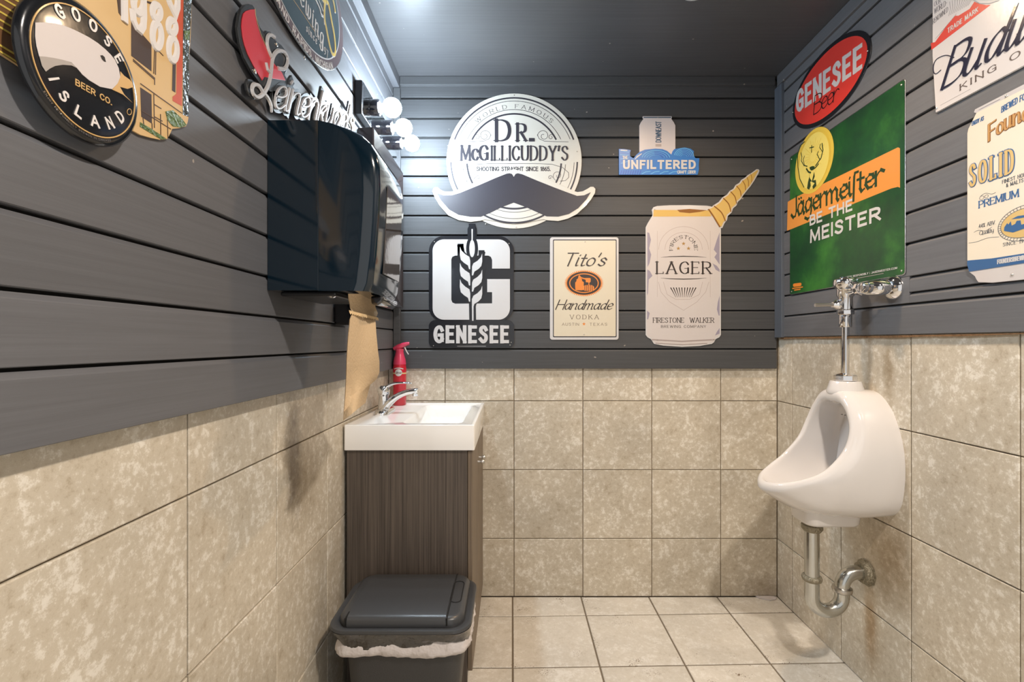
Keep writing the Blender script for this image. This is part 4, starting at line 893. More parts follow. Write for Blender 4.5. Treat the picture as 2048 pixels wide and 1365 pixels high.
for i, (a, b) in enumerate((((1490, 908), (1582, 1030)), ((1568, 840), (1630, 950)), ((1630, 784), (1678, 880)), ((1680, 735), (1718, 820)), ((1730, 690), (1755, 768)), ((1768, 660), (1780, 735)), ((1800, 632), (1806, 700)))):
    mx_ = ((a[0]+b[0])/2+14-i*1.5, (a[1]+b[1])/2-8+i); hb.append((catmull([Vector((*p, 0)) for p in W5(a, mx_, b)], 5), (9-i*.9)*K7))
hb.append((W5((1442, 936), (1480, 990), (1534, 1080)), 11*K7))
strokes(S, BW, 'horn_grooves', M_brn, hb, .0043, .0045)
lettering(S, BW, M_dk, [('LAGER', bl(BW, c7, (298, 672), (728, 672), 93), (.15, .05, 0), dict(serif=.16, sp=.30)), ('FIRESTONE', arc_place(W7((512, 478))[0], 88*K7, 184, -4, 26*K7), (.17, .07, 0), dict(serif=.12, sp=.24)),
    ('FIRESTONE  WALKER', bl(BW, c7, (268, 1066), (755, 1066), 38), (.13, .06, 0), dict(serif=.12, sp=.22)), ('BREWING COMPANY', bl(BW, c7, (332, 1108), (692, 1108), 20), (.13, .08, 0), dict(sp=.35))], .0033, .0036)
faint = mat('grey_can_print', srgb(176, 164, 162), .4)
strokes(S, BW, 'line_art', faint, [(W7(*[(512+r*math.cos(t), 478-r*.92*math.sin(t)) for t in [PI*k/20 for k in range(21)]]), 3*K7) for r in (150, 200)]+[(W7((300, 330), (300, 860)), 2*K7), (W7((726, 330), (726, 860)), 2*K7),
    (W7((310, 740), (330, 820), (400, 900), (512, 968), (620, 900), (690, 820), (715, 740)), 3*K7), (W7((350, 740), (380, 840), (450, 880), (560, 880), (640, 840), (665, 740)), 3*K7)], .0033, .0034)
strokes(S, BW, 'rules', M_dk, [(W7((330, 542), (400, 536), (512, 533), (620, 536), (695, 542)), [1*K7, 5*K7, 7*K7, 5*K7, 1*K7]), (W7((330, 708), (400, 714), (512, 717), (620, 714), (695, 708)), [1*K7, 5*K7, 7*K7, 5*K7, 1*K7])]
    +[(W7((410+22*i+(2 if i > 4 else 0), 788), (450+(i-0)*13.5, 862)), [8*K7, 2*K7]) for i in range(10)], .0033, .0036)
multi(S, BW, 'star', mat('dull_gold_print', srgb(168, 132, 72), .4), [W7(*star(x, y, 17)) for x, y in ((512, 431), (470, 470), (552, 470))], .0033, .0035)
multi(S, BW, 'marbling', mat('violet_grey_print', srgb(150, 144, 162), .4), [W7((220, 340), (236, 345), (250, 400), (235, 470), (252, 520), (238, 590), (222, 620)), W7((802, 340), (780, 400), (755, 480), (780, 510), (760, 540), (802, 600)), W7((745, 590), (780, 610), (802, 640), (802, 660), (770, 640)), W7((220, 640), (240, 650), (262, 690), (232, 720), (226, 830), (219, 850)),
    W7((802, 850), (788, 900), (780, 960), (795, 1010), (802, 1010)), W7((219, 970), (240, 990), (228, 1040), (219, 1040)), W7((802, 1110), (780, 1140), (765, 1170), (802, 1155))], .0033, .00345)
screws(S, BW, W7((280, 158), (708, 158), (300, 1208), (745, 1206)), .003, .0026)

# --- small blue wave sign
S = sign('wave_shaped_sign', 'small sign of a white can rising from blue waves', BW, (1317, 300))
cd = conv(1225, 225, 10.5); Wd_ = lambda *p: wall_loop(BW, cd(*p)); KD = pxm/10.5
can = [(640, 75), (1245, 75), (1252, 103), (1240, 130), (1290, 200), (1325, 270), (1325, 900), (568, 900), (568, 270), (600, 200), (652, 130), (632, 103)]
wave = [(135, 765), (250, 768), (385, 790), (368, 850), (372, 920), (440, 962), (500, 890), (570, 830), (680, 782), (900, 760), (1050, 770), (1150, 810), (1235, 885), (1265, 810), (1300, 770), (1400, 752), (1520, 735), (1640, 760), (1710, 812), (1700, 900), (1745, 962), (1825, 960), (1812, 1100), (1815, 1200), (1790, 1310), (135, 1310)]
M_blue = mat('blue_print', srgb(58, 122, 200), .35, coat=.3); M_lb = mat('light_blue_print', srgb(104, 176, 226), .35, coat=.3); M_db = mat('deep_blue_print', srgb(44, 84, 186), .35, coat=.3); M_tb = mat('slate_blue_print', srgb(52, 84, 112), .4)
shape(S, BW, 'can', mat('silver_white_print', srgb(212, 206, 208), .3, coat=.3), [Wd_(*can)], .0005, .0040, bevel=.0008)
shape(S, BW, 'can_line', M_tb, [Wd_((650, 92), (1238, 92), (1232, 112), (658, 112))], .0041, .0043)
shape(S, BW, 'waves', M_blue, [Wd_(*wave)], .0042, .0062, bevel=.0006)
sw = []
for k in range(5): sw.append((Wd_(*[(1500+(205-34*k)*math.cos(t), 935-(180-32*k)*math.sin(t)) for t in [PI*(.02+.9*i/14) for i in range(15)]]), (16-2*k)*KD))
for k in range(4): sw.append((Wd_(*[(910+(290-50*k)*math.cos(t), 960-(160-32*k)*math.sin(t)) for t in [PI*(.04+.92*i/14) for i in range(15)]]), (14-2*k)*KD))
for k in range(4): sw.append((Wd_((150+10*k, 800+90*k), (240, 815+80*k), (340, 840+60*k)), 12*KD))
for k in range(6): sw.append((Wd_((620+190*k, 1290), (700+190*k, 1250), (790+190*k, 1240)), 14*KD))
strokes(S, BW, 'light_swirls', M_lb, sw, .0063, .0066)
sw2 = []
for k in range(4): sw2.append((Wd_(*[(1500+(188-34*k)*math.cos(t), 940-(164-32*k)*math.sin(t)) for t in [PI*(.02+.55*i/10) for i in range(11)]]), 12*KD))
for k in range(3): sw2.append((Wd_(*[(910+(262-60*k)*math.cos(t), 965-(142-32*k)*math.sin(t)) for t in [PI*(.04+.5*i/10) for i in range(11)]]), 13*KD))
for k in range(9): sw2.append((Wd_((190+50*k, 1225), (170+50*k, 1300)), 15*KD))
strokes(S, BW, 'dark_swirls', M_db, sw2, .0063, .0067)
strokes(S, BW, 'foam', M_white, [(Wd_((470, 985), (520, 930), (610, 870)), [10*KD, 34*KD, 12*KD]), (Wd_((180, 795), (300, 800)), 20*KD)], .0063, .0068)
lettering(S, BW, M_white, [('UNFILTERED', bl(BW, cd, (240, 1172), (1725, 1172), 150), (.29, .27, 0), dict(sp=.40, wide=.95)), ('THE', bl(BW, cd, (212, 982), (310, 982), 60), (.2, .2, 0), {}), ('CRAFT CIDER', bl(BW, cd, (1362, 1282), (1740, 1282), 54), (.22, .2, 0), dict(sp=.28))], .0069, .0078)
A0 = Wd_((1020, 620))[0]; ln = (620-190)*KD; cp_ = 105*KD
lettering(S, BW, M_tb, [('DOWNEAST', ((lambda x, y: (A0[0]-cp_*y, A0[1]+ln*x)), ln/cp_), (.16, .14, 0), dict(sp=.2))], .0041, .0044)
shape(S, BW, 'grey_block', faint, [Wd_((905, 660), (1028, 660), (1028, 715), (905, 715))], .0041, .0043)
screws(S, BW, Wd_((955, 105)), .0042, .0022)

# ================================================================== signs, right wall
c8 = conv(1500, 0, 4.55)
def WR(cv, *p): return wall_loop(RW, cv(*p))
S = sign('oval_tin_sign', 'red oval sign with a black edge above the green sign', RW, (1660, 160))
oc = (1.899, 2.243); 
shape(S, RW, 'panel', M_black, [ell(oc, .240, .143, 64)], .0005, .0030, bevel=.0006)
M_redp = mat('red_enamel_print', srgb(212, 60, 52), .32, coat=.3)
shape(S, RW, 'field', M_redp, [ell(oc, .222, .126, 64)], .0031, .0036)
lettering(S, RW, M_white, [('GENESEE', bl(RW, c8, (425, 1015), (1002, 612), (170, 195)), (.23, .20, 0), dict(sp=.42, slant=.0))], .0037, .0044)
lettering(S, RW, M_black, [('Beer', bl(RW, c8, (575, 1045), (792, 905), (165, 150)), (.06, .035, 30), dict(slant=.12, sp=.02))], .0045, .0049)
screws(S, RW, WR(c8, (384, 1024), (1064, 463)), .0037, .003); strokes(S, RW, 'registered_mark', M_white, [(WR(c8, *ell((984, 626), 10, 16, 12)), .0015, True)], .0037, .004)

S = sign('green_tin_sign', 'tall green sign with an orange band and a golden stag medallion, on the right wall', RW, (1690, 400))
cj = conv(1560, 240, 3.793)
m = bpy.data.materials.new('mottled_green_print'); m.use_nodes = True; nt = m.node_tree; b = nt.nodes['Principled BSDF']
tc = N(nt, 'ShaderNodeTexCoord'); ns = N(nt, 'ShaderNodeTexNoise', i_Scale=4.2, i_Detail=7.0, i_Roughness=.65); nt.links.new(tc.outputs['Object'], ns.inputs['Vector'])
r = ramp(nt, [(.3, srgb(24, 52, 38)), (.5, srgb(30, 78, 40)), (.74, srgb(62, 126, 50))], ns.outputs['Fac']); nt.links.new(r.outputs['Color'], b.inputs['Base Color']); b.inputs['Roughness'].default_value = .3
M_green = m
q = [(1575.5, 326), (1803, 154), (1806, 552), (1580.5, 586)]
a_, b_, c_, d_ = [RW.px(*p) for p in q]
def rq(u0, v0, u1, v1, r): return rrect(u0, v0, u1, v1, r, 5)
u0, u1 = 1.514, 2.158; v0, v1 = 1.434, 2.050
shape(S, RW, 'panel', M_tin, [rq(u0-.003, v0-.003, u1+.003, v1+.003, .012)], .0005, .0032, bevel=.0008)
shape(S, RW, 'field', M_green, [rq(u0, v0, u1, v1, .010)], .0033, .0036)
shape(S, RW, 'orange_band', mat('orange_band_print', srgb(222, 146, 66), .35, coat=.2), [WR(cj, (55, 622), (120, 585), (890, 208), (905, 215), (905, 515), (890, 508), (840, 520), (50, 842))], .0037, .0040)
mc = (1.985, 1.969); MG = mat('medallion_gold_print', srgb(214, 186, 74), .35, coat=.2); MG2 = mat('pale_gold_print', srgb(222, 206, 110), .35)
shape(S, RW, 'medallion', MG, [ell(mc, .130, .130, 48)], .0038, .0046)
shape(S, RW, 'medallion_center', MG2, [ell(mc, .102, .112, 48)], .0047, .0049)
M_dg = mat('dark_green_print', srgb(34, 60, 30), .4)
rays = [([(mc[0]+r0*math.cos(t), mc[1]+.02+r0*math.sin(t)), (mc[0]+r1*math.cos(t), mc[1]+.02+r1*math.sin(t))], .0016) for t, r0, r1 in [(2*PI*i/24, .022, .074 if i % 2 else .06) for i in range(24)]]
rays += [(ell(mc, .112, .120, 40, 60, 200), .004), (ell(mc, .108, .117, 40), .0016, True)]
strokes(S, RW, 'medallion_rays', MG, rays, .0050, .0052)
stag = [(WR(cj, (180, 345), (160, 310), (165, 280), (158, 250)), .0035), (WR(cj, (185, 348), (175, 300), (185, 275)), .003), (WR(cj, (205, 352), (180, 345)), .004), (WR(cj, (270, 345), (310, 290), (325, 230), (318, 180)), .005), (WR(cj, (300, 300), (280, 260), (290, 240)), .0035), (WR(cj, (320, 240), (300, 210), (305, 185)), .003),
        (WR(cj, (240, 195), (238, 245)), .004), (WR(cj, (226, 212), (254, 205)), .004), (WR(cj, (200, 372), (215, 395), (230, 400)), .007), (WR(cj, (290, 335), (270, 360), (255, 372)), .005), (WR(cj, (185, 165), (150, 200), (132, 270), (135, 360), (150, 450), (180, 510)), .004)]
strokes(S, RW, 'stag_antlers', M_dg, stag, .0053, .0056)
multi(S, RW, 'stag_head', M_dg, [WR(cj, (222, 360), (245, 350), (262, 352), (256, 375), (240, 385), (228, 378)), WR(cj, (218, 400), (222, 430), (212, 470), (204, 520), (220, 530), (232, 500), (228, 470), (240, 465), (225, 440)), WR(cj, (258, 395), (262, 430), (250, 460), (270, 455), (275, 500), (250, 525), (245, 505), (262, 480), (240, 470))], .0053, .0056)
lettering(S, RW, M_dg, [('Jagermeifter', bl(RW, cj, (85, 745), (775, 478), (150, 165)), (.155, .045, 40), dict(broken=True, sp=.075))], .0041, .0046)
lettering(S, RW, M_white, [('BE THE', bl(RW, cj, (228, 796), (540, 681), (66, 74)), (.24, .24, 0), dict(sp=.3)), ('MEISTER', bl(RW, cj, (232, 925), (752, 755), (84, 92)), (.24, .24, 0), dict(sp=.3)),
    ('DRINK RESPONSIBLY | JAGERMEISTER.COM', bl(RW, cj, (498, 1203), (885, 1130), (13, 14)), (.18, .18, 0), dict(sp=.3))], .0047, .0051)
strokes(S, RW, 'fine_print', M_tin, [(WR(cj, (530, 1212), (780, 1165)), .0022)], .0041, .0043)
multi(S, RW, 'orange_badge', M_or, [WR(cj, *[(96, 1248), (104, 1242), (152, 1236), (160, 1242), (158, 1256), (150, 1262), (104, 1268), (96, 1262)]), WR(cj, (90, 1276), (170, 1264), (170, 1272), (90, 1284)), WR(cj, (105, 1288), (152, 1280), (152, 1290), (105, 1297))], .0041, .0043)
strokes(S, RW, 'umlaut', M_dg, [(WR(cj, (140, 598), (143, 600)), .008), (WR(cj, (156, 590), (159, 592)), .008)], .0041, .0046)
screws(S, RW, [(u1-.012, v1-.012), (u0+.012, v1-.012), (u1-.012, v0+.012), (u0+.012, v0+.012)], .0037, .0034)

S = sign('white_tin_sign', 'large white sign with a red ribbon and dark flowing script', RW, (1950, 100))
cb = conv(1840, 0, 5.69)
shape(S, RW, 'panel', M_tin, [[(1.408, 2.40), (1.409, 2.06), (1.398, 1.885), (.93, 1.877), (.92, 2.40)]], .0005, .0060, bevel=.001)
shape(S, RW, 'field', mat('enamel_white_print', srgb(222, 217, 216), .22, coat=.7), [[(1.406, 2.398), (1.407, 2.06), (1.396, 1.888), (.932, 1.880), (.922, 2.398)]], .0061, .0066)
shape(S, RW, 'red_ribbon', M_redp, [WR(cb, (132, 570), (128, 490), (175, 480), (310, 290), (405, 178), (440, 180), (570, 100), (622, 20), (680, 45), (760, 58), (808, 55))], .0067, .0070)
M_nv = mat('navy_ink_print', srgb(48, 48, 66), .15, coat=.8)
lettering(S, RW, M_nv, [('Budweiser', ((lambda x, y: (1.375-.44*x, 1.945+.096*y)), .44/.096), (.115, .022, 25), dict(slant=.42, sp=.09))], .0067, .0086)
strokes(S, RW, 'flourish', M_nv, [(catmull([Vector((*p, 0)) for p in WR(cb, (390, 655), (300, 630), (200, 670), (160, 740), (160, 820), (190, 840), (240, 800))], 5), .0022)], .0067, .0080)
lettering(S, RW, mat('grey_brown_letter', srgb(96, 84, 80), .3), [('KING OF BEERS', ((lambda x, y: (1.318-.36*x, 1.9115+.0155*y)), .36/.0155), (.22, .07, 0), dict(sp=.5, serif=.1, wide=1.25))], .0067, .0072)
lettering(S, RW, M_white, [('TRADE MARK', bl(RW, cb, (322, 374), (662, 130), (50, 48)), (.2, .16, 0), dict(sp=.38))], .0071, .0074)
M_fg = mat('fine_grey_print', srgb(120, 118, 122), .4)
lettering(S, RW, M_fg, [('OUR', bl(RW, cb, (165, 75), (240, 30), (50, 50)), (.1, .06, 0), dict(sp=.2)), ('WORLD-', bl(RW, cb, (165, 160), (310, 55), (60, 60)), (.1, .06, 0), dict(sp=.2)), ('RENOWNED', bl(RW, cb, (150, 275), (320, 130), (55, 55)), (.1, .06, 0), dict(sp=.2))], .0067, .0069)
strokes(S, RW, 'engraving', M_fg, [(WR(cb, (330+22*i, 180-12*i), (350+26*i, 100-14*i), (340+30*i, 20-14*i)), .0009) for i in range(11)]+[(WR(cb, (180+20*i, 440-22*i), (215+20*i, 400-24*i)), .0009) for i in range(11)]+[(WR(cb, (235, 1200), (575, 1015)), .0006)], .0067, .0069)
strokes(S, RW, 'ribbon_loop', M_white, [(WR(cb, (620, -20), (700, 22), (800, 22), (900, -10), (930, -50)), .009)], .0071, .0080, chamfer=.4)
screws(S, RW, WR(cb, (193, 1232)), .0067, .004)

S = sign('beer_can_sign', 'large cream can-shaped sign with blue and gold lettering', RW, (1990, 400))
cf = conv(1900, 160, 3.331)
uc = 1.152; half = [(1.840, .127), (1.833, .130), (1.828, .123), (1.796, .146), (1.785, .149), (1.43, .149), (1.408, .143), (1.394, .127), (1.385, .123), (1.377, .117), (1.371, .08), (1.369, 0)]
loop = [(uc+h, z) for z, h in half]+[(uc-h, z) for z, h in half[::-1][1:]]
M_creamp = mat('warm_cream_print', srgb(232, 222, 204), .28, coat=.5); M_bl2 = mat('mid_blue_print', srgb(50, 96, 148), .3, coat=.3)
shape(S, RW, 'panel', mat('silver_print', srgb(206, 202, 202), .25, coat=.5), [loop], .0005, .0040, bevel=.001)
bl2 = [(uc+h*.99, z) for z, h in half[2:6]]+[(uc-h*.99, z) for z, h in half[2:6][::-1]]
shape(S, RW, 'field', M_creamp, [bl2], .0041, .0045)
shape(S, RW, 'blue_band', M_bl2, [[(uc+.1475, 1.440), (uc+.1475, 1.428), (uc+.142, 1.409), (uc-.142, 1.409), (uc-.1475, 1.428), (uc-.1475, 1.440), (uc-.08, 1.434), (uc, 1.432), (uc+.08, 1.434)]], .0041, .0050)
M_gl = mat('gold_letter_print', srgb(214, 182, 116), .3, coat=.4); M_go = mat('copper_letter_print', srgb(196, 148, 88), .3, coat=.4)
pS = bl(RW, cf, (128, 715), (425, 615), (165, 170)); A_ = Vector(RW.px(*cf((128, 712))[0])); cs_ = (Vector(RW.px(*cf((128, 550))[0]))-A_).y
plS = ((lambda x, y: (1.290-.245*x, 1.638+.056*y)), .245/.056)
lettering(S, RW, M_bl2, [('SOLID GOLD', plS, (.20, .11, 0), dict(sp=.34, serif=.05, wide=.6))], .0046, .0052, name='letter_shadow')
lettering(S, RW, M_gl, [('SOLID GOLD', plS, (.12, .05, 0), dict(sp=.34, serif=.03, wide=.6))], .0053, .0062)
plF = ((lambda x, y: (1.239-.150*x, 1.740+.012*math.sin(PI*x)+.040*y)), .150/.040)
lettering(S, RW, M_brn, [('Founders', plF, (.19, .10, 20), dict(sp=.16))], .0046, .0052, name='letter_shadow')
lettering(S, RW, M_go, [('Founders', plF, (.11, .045, 20), dict(sp=.16))], .0053, .0060)
plate_ = lambda u, v, L_, c: ((lambda x, y: (u-L_*x, v+c*y)), L_/c)
lettering(S, RW, M_bl2, [('BREWED FOR WARMTH', ((lambda x, y: (1.207-.11*x, 1.797+.005*math.sin(PI*x)+.014*y)), .11/.014), (.14, .13, 0), dict(sp=.28, slant=.1)), ('PREMIUM', plate_(1.266, 1.573, .100, .0175), (.17, .08, 0), dict(sp=.2, serif=.06)), ('ALE', plate_(1.14, 1.573, .042, .0175), (.17, .08, 0), dict(sp=.2, serif=.06)),
    ('ENJOY AS', plate_(1.286, 1.800, .032, .010), (.16, .14, 0), dict(slant=.1, sp=.2))], .0046, .0050)
M_bk = mat('soft_black_print', srgb(74, 78, 86), .4)
lettering(S, RW, M_bk, [('FINEST HOPS', plate_(1.205, 1.617, .062, .0085), (.15, .13, 0), dict(sp=.3)), ('& MALTS', plate_(1.195, 1.605, .040, .0085), (.15, .13, 0), dict(sp=.3)), ('.44% ABV.', plate_(1.269, 1.520, .047, .0095), (.12, .07, 0), dict(sp=.2)),
    ('Quality', plate_(1.265, 1.501, .038, .0105), (.11, .06, 0), dict(sp=.08)), ('SINCE 1997', ((lambda x, y: (1.203-.062*x, 1.459-.001*x+.0085*y)), .062/.0085), (.12, .07, 0), dict(sp=.35))], .0046, .0049)
lettering(S, RW, M_white, [('FOUNDERSBREWING.COM', plate_(1.2165, 1.4175, .090, .0098), (.22, .2, 0), dict(sp=.26))], .0051, .0055)
ec = (1.152, 1.506)
shape(S, RW, 'oval_field', M_gl, [ell(ec, .056, .034, 36)], .0046, .0049); strokes(S, RW, 'oval_border', M_bk, [(ell(ec, .064, .042, 40), .0010, True), (ell(ec, .057, .035, 40), .0008, True)]+[([(ec[0]+.057*math.cos(t), ec[1]+.035*math.sin(t)), (ec[0]+.064*math.cos(t), ec[1]+.042*math.sin(t))], .0007) for t in [2*PI*i/44 for i in range(44)]], .0046, .0050)
multi(S, RW, 'factory', M_bl2, [[(ec[0]+x*.88, ec[1]+y*1.1) for x, y in ((.055, -.008), (.054, .0), (.046, .008), (.043, .004), (.036, .010), (.034, .0), (.024, .002), (.020, .008), (.010, .007), (.008, -.003), (-.03, -.002), (-.058, .004), (-.058, -.004), (-.03, -.010), (.03, -.016))], [(ec[0]+x, ec[1]+y) for x, y in ((.03, .016), (.015, .020), (0, .018), (-.02, .012), (.01, .013))]], .0050, .0053)
strokes(S, RW, 'scrollwork', M_bk, [([(1.280-.006*i, 1.512+.003*math.sin(i*.9)) for i in range(9)], .0008), ([(1.295-.009*i, 1.487-.002*math.sin(i*.8)) for i in range(10)], .0008), ([(1.262-.005*i, 1.603+.004*math.sin(i*.7)) for i in range(9)], .0008), (ell((1.259, 1.598), .006, .005, 12), .0007, True), (ell((1.246, 1.598), .005, .004, 12), .0007, True)], .0046, .0049)
strokes(S, RW, 'can_rim', M_fg, [([(uc+.121, 1.826), (uc, 1.826), (uc-.121, 1.826)], .0012), ([(uc+.115, 1.833), (uc+.06, 1.833)], .0008)], .0041, .0044)
screws(S, RW, [(1.195, 1.832), (1.181, 1.385)], .0041, .0036)

# ================================================================== signs, left wall
ca = conv(0, 0, 4.55); c3 = conv(260, 0, 4.707); cx4 = conv(0, 0, 8.03)
def WL(cv, *p, w=.012): return [LW.px(x, y, w) for x, y in cv(*p)]
S = sign('picture_tin_sign', 'tin sign printed with a street front and raised white numerals', LW, (330, 140))
W0 = .004
top_z = 1.96
base = [(.50, top_z), (.818, top_z)]+WL(c3, (585, 20), (572, 350), (556, 600), (552, 1110), (545, 1150), (530, 1190), (470, 1208), (400, 1215), (385, 1250), (355, 1310), (290, 1318), (200, 1300), (100, 1272), w=W0)+[LW.px(70, 152, W0), LW.px(0, 107, W0), (.49, 1.527)]
shape(S, LW, 'panel', mat('facade_tan_print', srgb(212, 178, 126), .3, coat=.4), [base], .0005, W0, bevel=.0006)
M_win = mat('window_print', srgb(66, 52, 50), .3, coat=.4); M_bgr = mat('bush_print', srgb(96, 118, 70), .5, bump=(150, 1.0)); M_tree = mat('tree_print', srgb(62, 68, 66), .4, bump=(90, 1.0)); M_line = mat('moulding_print', srgb(78, 56, 42), .4)
multi(S, LW, 'printed_window', M_win, [WL(c3, (10, 205), (200, 420), (200, 672), (10, 525), w=W0), WL(c3, (95, 822), (200, 892), (205, 1165), (105, 1100), w=W0), WL(c3, (400, 590), (430, 604), (425, 872), (395, 852), w=W0), WL(c3, (60, -20), (200, 20), (240, 60), (100, 0), w=W0), WL(c3, (-130, -60), (-60, 40), (-60, 190), (-110, 120), w=W0)], W0+.0001, W0+.0004)
shape(S, LW, 'red_wall', mat('brick_red_print', srgb(196, 84, 56), .3, coat=.4), [WL(c3, (470, -40), (502, -30), (498, 262), (487, 1000), (400, 950), (400, 912), (435, 885), (438, 590), (450, 400), (420, 170), (462, 130), w=W0)], W0+.0001, W0+.0003)
shape(S, LW, 'tree', M_tree, [WL(c3, (505, -30), (583, -30), (565, 300), (552, 600), (548, 1100), (495, 1080), (497, 600), (498, 260), w=W0)], W0+.0001, W0+.0005)
multi(S, LW, 'bush', M_bgr, [WL(c3, (330, 1050), (400, 1038), (480, 1110), (530, 1178), (480, 1202), (400, 1190), (350, 1130), w=W0), WL(c3, (92, 1150), (200, 1215), (340, 1308), (290, 1313), (90, 1192), w=W0), WL(c3, (505, 290), (560, 285), (555, 380), (515, 370), w=W0)], W0+.0004, W0+.0008)
strokes(S, LW, 'moulding', M_line, [(WL(c3, a, b, w=W0), .0014) for a, b in (((30, 560), (230, 735)), ((30, 575), (230, 750)), ((230, 735), (230, 795)), ((100, 790), (485, 1065)), ((230, 460), (222, 690)), ((242, 465), (238, 700)), ((222, 890), (228, 1200)), ((240, 450), (308, 522)), ((230, 985), (290, 1022)), ((230, 1100), (300, 1140)), ((105, 1040), (380, 1215)), ((120, 1110), (130, 1190)), ((205, 1165), (208, 1250)), ((285, 1080), (288, 1310)), ((350, 1130), (355, 1300)))], W0+.0001, W0+.0006)
M_em = mat('raised_white_print', srgb(226, 220, 216), .22, coat=.6)
def loopL(cv, cx_, cy_, rx_, ry_, w=W0): return WL(cv, *ell((cx_, cy_), rx_, ry_, 24), w=w)
dg = [(WL(ca, (1128, -60), (1128, 60), (1130, 165), w=W0), .0125), (loopL(ca, 1258, 30, 46, 90), .0115, True), (WL(ca, (1302, -40), (1306, 150), (1300, 240), (1275, 280), (1240, 250), (1212, 190), (1205, 130), w=W0), .0115), (WL(ca, (1085, -80), (1128, -60), w=W0), .01),
      (loopL(ca, 1420, 110, 36, 66), .0115, True), (loopL(ca, 1424, 325, 40, 112), .0115, True), (loopL(ca, 1562, 245, 34, 62), .0115, True), (loopL(ca, 1570, 450, 38, 102), .0115, True), (WL(ca, (1500, -90), (1545, 40), (1590, 130), (1612, 60), (1612, -60), w=W0), .013)]
strokes(S, LW, 'numerals', M_em, dg, W0+.0002, W0+.0028, chamfer=.35)
shape(S, LW, 'striped_canopy', mat('canopy_brown_print', srgb(110, 78, 50), .35, coat=.3), [WL(cx4, (0, -100), (430, -100), (400, 250), (420, 700), (560, 1220), (0, 850), (-120, 780), (-160, -50), w=W0)], W0+.0001, W0+.0003)
strokes(S, LW, 'stripes', mat('canopy_yellow_print', srgb(206, 182, 84), .35, coat=.3), [(WL(cx4, (-60, y-35), (200, y+120), (380, y+225), w=W0), .0021) for y in (-150, -50, 70, 190, 320, 440)]+[(WL(cx4, (0, 730), (200, 850), (410, 950), w=W0), .0021), (WL(cx4, (0, 830), (150, 920), (560, 1190), w=W0), .0020)], W0+.0004, W0+.0007)

S = sign('round_brewery_sign', 'round black sign of a white goose head with a gold ring', LW, (170, 140))
GC = (.604, 1.556)
def GW(*p): return [LW.px(x, y, .026) for x, y in ca(*p)]
mb = MB(); rs = []
for r, w_ in ((.083, .016), (.0855, .018), (.085, .022), (.080, .0255), (.0765, .0262), (.070, .0268), (.03, .0270)):
    rs.append([LW.to(GC[0]+r*math.cos(2*PI*i/72), GC[1]+r*math.sin(2*PI*i/72), w_) for i in range(72)])
mb.rings(rs); mb.build('disc', mat('glossy_black_tin', (.012, .014, .018), .2, .3, coat=.6), S, smooth=True)
HW0 = .0272
M_gg = mat('gold_tan_print', srgb(204, 164, 104), .35, coat=.3)
strokes(S, LW, 'gold_ring', M_gg, [(ell(GC, .0735, .0735, 72), .0014, True)], HW0-.0008, HW0+.0001)
clip = lambda pts: [((GC[0]+(p[0]-GC[0])*min(1, .0722/max(1e-6, math.hypot(p[0]-GC[0], p[1]-GC[1])))), (GC[1]+(p[1]-GC[1])*min(1, .0722/max(1e-6, math.hypot(p[0]-GC[0], p[1]-GC[1]))))) for p in pts]
head = [(310, 205), (400, 203), (480, 210), (560, 228), (640, 260), (720, 298), (800, 340), (880, 392), (950, 450), (1000, 500), (1035, 545), (1070, 620), (1085, 700), (1060, 760), (1010, 812), (900, 790), (800, 730), (740, 680), (690, 620), (640, 568), (560, 545), (480, 528), (400, 520), (345, 515), (320, 420), (308, 330)]
shape(S, LW, 'goose_head', mat('goose_white_print', srgb(206, 198, 196), .35, coat=.3), [clip(GW(*head))], HW0, HW0+.0004)
shape(S, LW, 'neck_shade', mat('goose_grey_print', srgb(164, 156, 150), .35, coat=.3), [clip(GW((345, 512), (400, 516), (480, 528), (560, 545), (640, 570), (690, 620), (640, 596), (560, 590), (490, 600), (440, 625), (405, 652), (370, 600)))], HW0+.0001, HW0+.0005)
shape(S, LW, 'beak', M_gg, [clip(GW((1085, 650), (1120, 690), (1170, 725), (1250, 765), (1220, 800), (1150, 810), (1080, 790), (1120, 860), (1195, 935), (1110, 862), (1010, 815), (1060, 760), (1085, 700)))], HW0+.0001, HW0+.0005)
shape(S, LW, 'eye', M_black, [GW((900, 505), (920, 502), (940, 520), (952, 565), (935, 560), (915, 540))], HW0+.0005, HW0+.0007)
lettering(S, LW, M_em, [('GOOSE', arc_place(GC, .0590, 131, 43, .0125), (.22, .22, 0), dict(sp=1.05, wide=.9)), ('ISLAND', arc_place(GC, .0625, 214, 331, .0125, inward=True), (.22, .22, 0), dict(sp=1.0, wide=.9))], HW0, HW0+.0007)
lettering(S, LW, M_gg, [('BEER CO.', (lambda a, b: ((lambda x, y: (a[0]+(b[0]-a[0])*x, a[1]+(b[1]-a[1])*x+.0068*y)), math.hypot(b[0]-a[0], b[1]-a[1])/.0068))(GW((680, 772))[0], GW((1005, 955))[0]), (.2, .2, 0), dict(sp=.3))], HW0, HW0+.0004)
strokes(S, LW, 'registered_mark', M_gg, [(WL(ca, *ell((1175, 1018), 20, 28, 14), w=.027), .0008, True)], HW0, HW0+.0003)
lettering(S, LW, M_tin, [('ENJOY RESPONSIBLY BREWED IN CHICAGO', arc_place(GC, .0778, 222, 296, .0022, inward=True), (.2, .2, 0), dict(sp=.4))], .0262, .0264, name='fine_print')

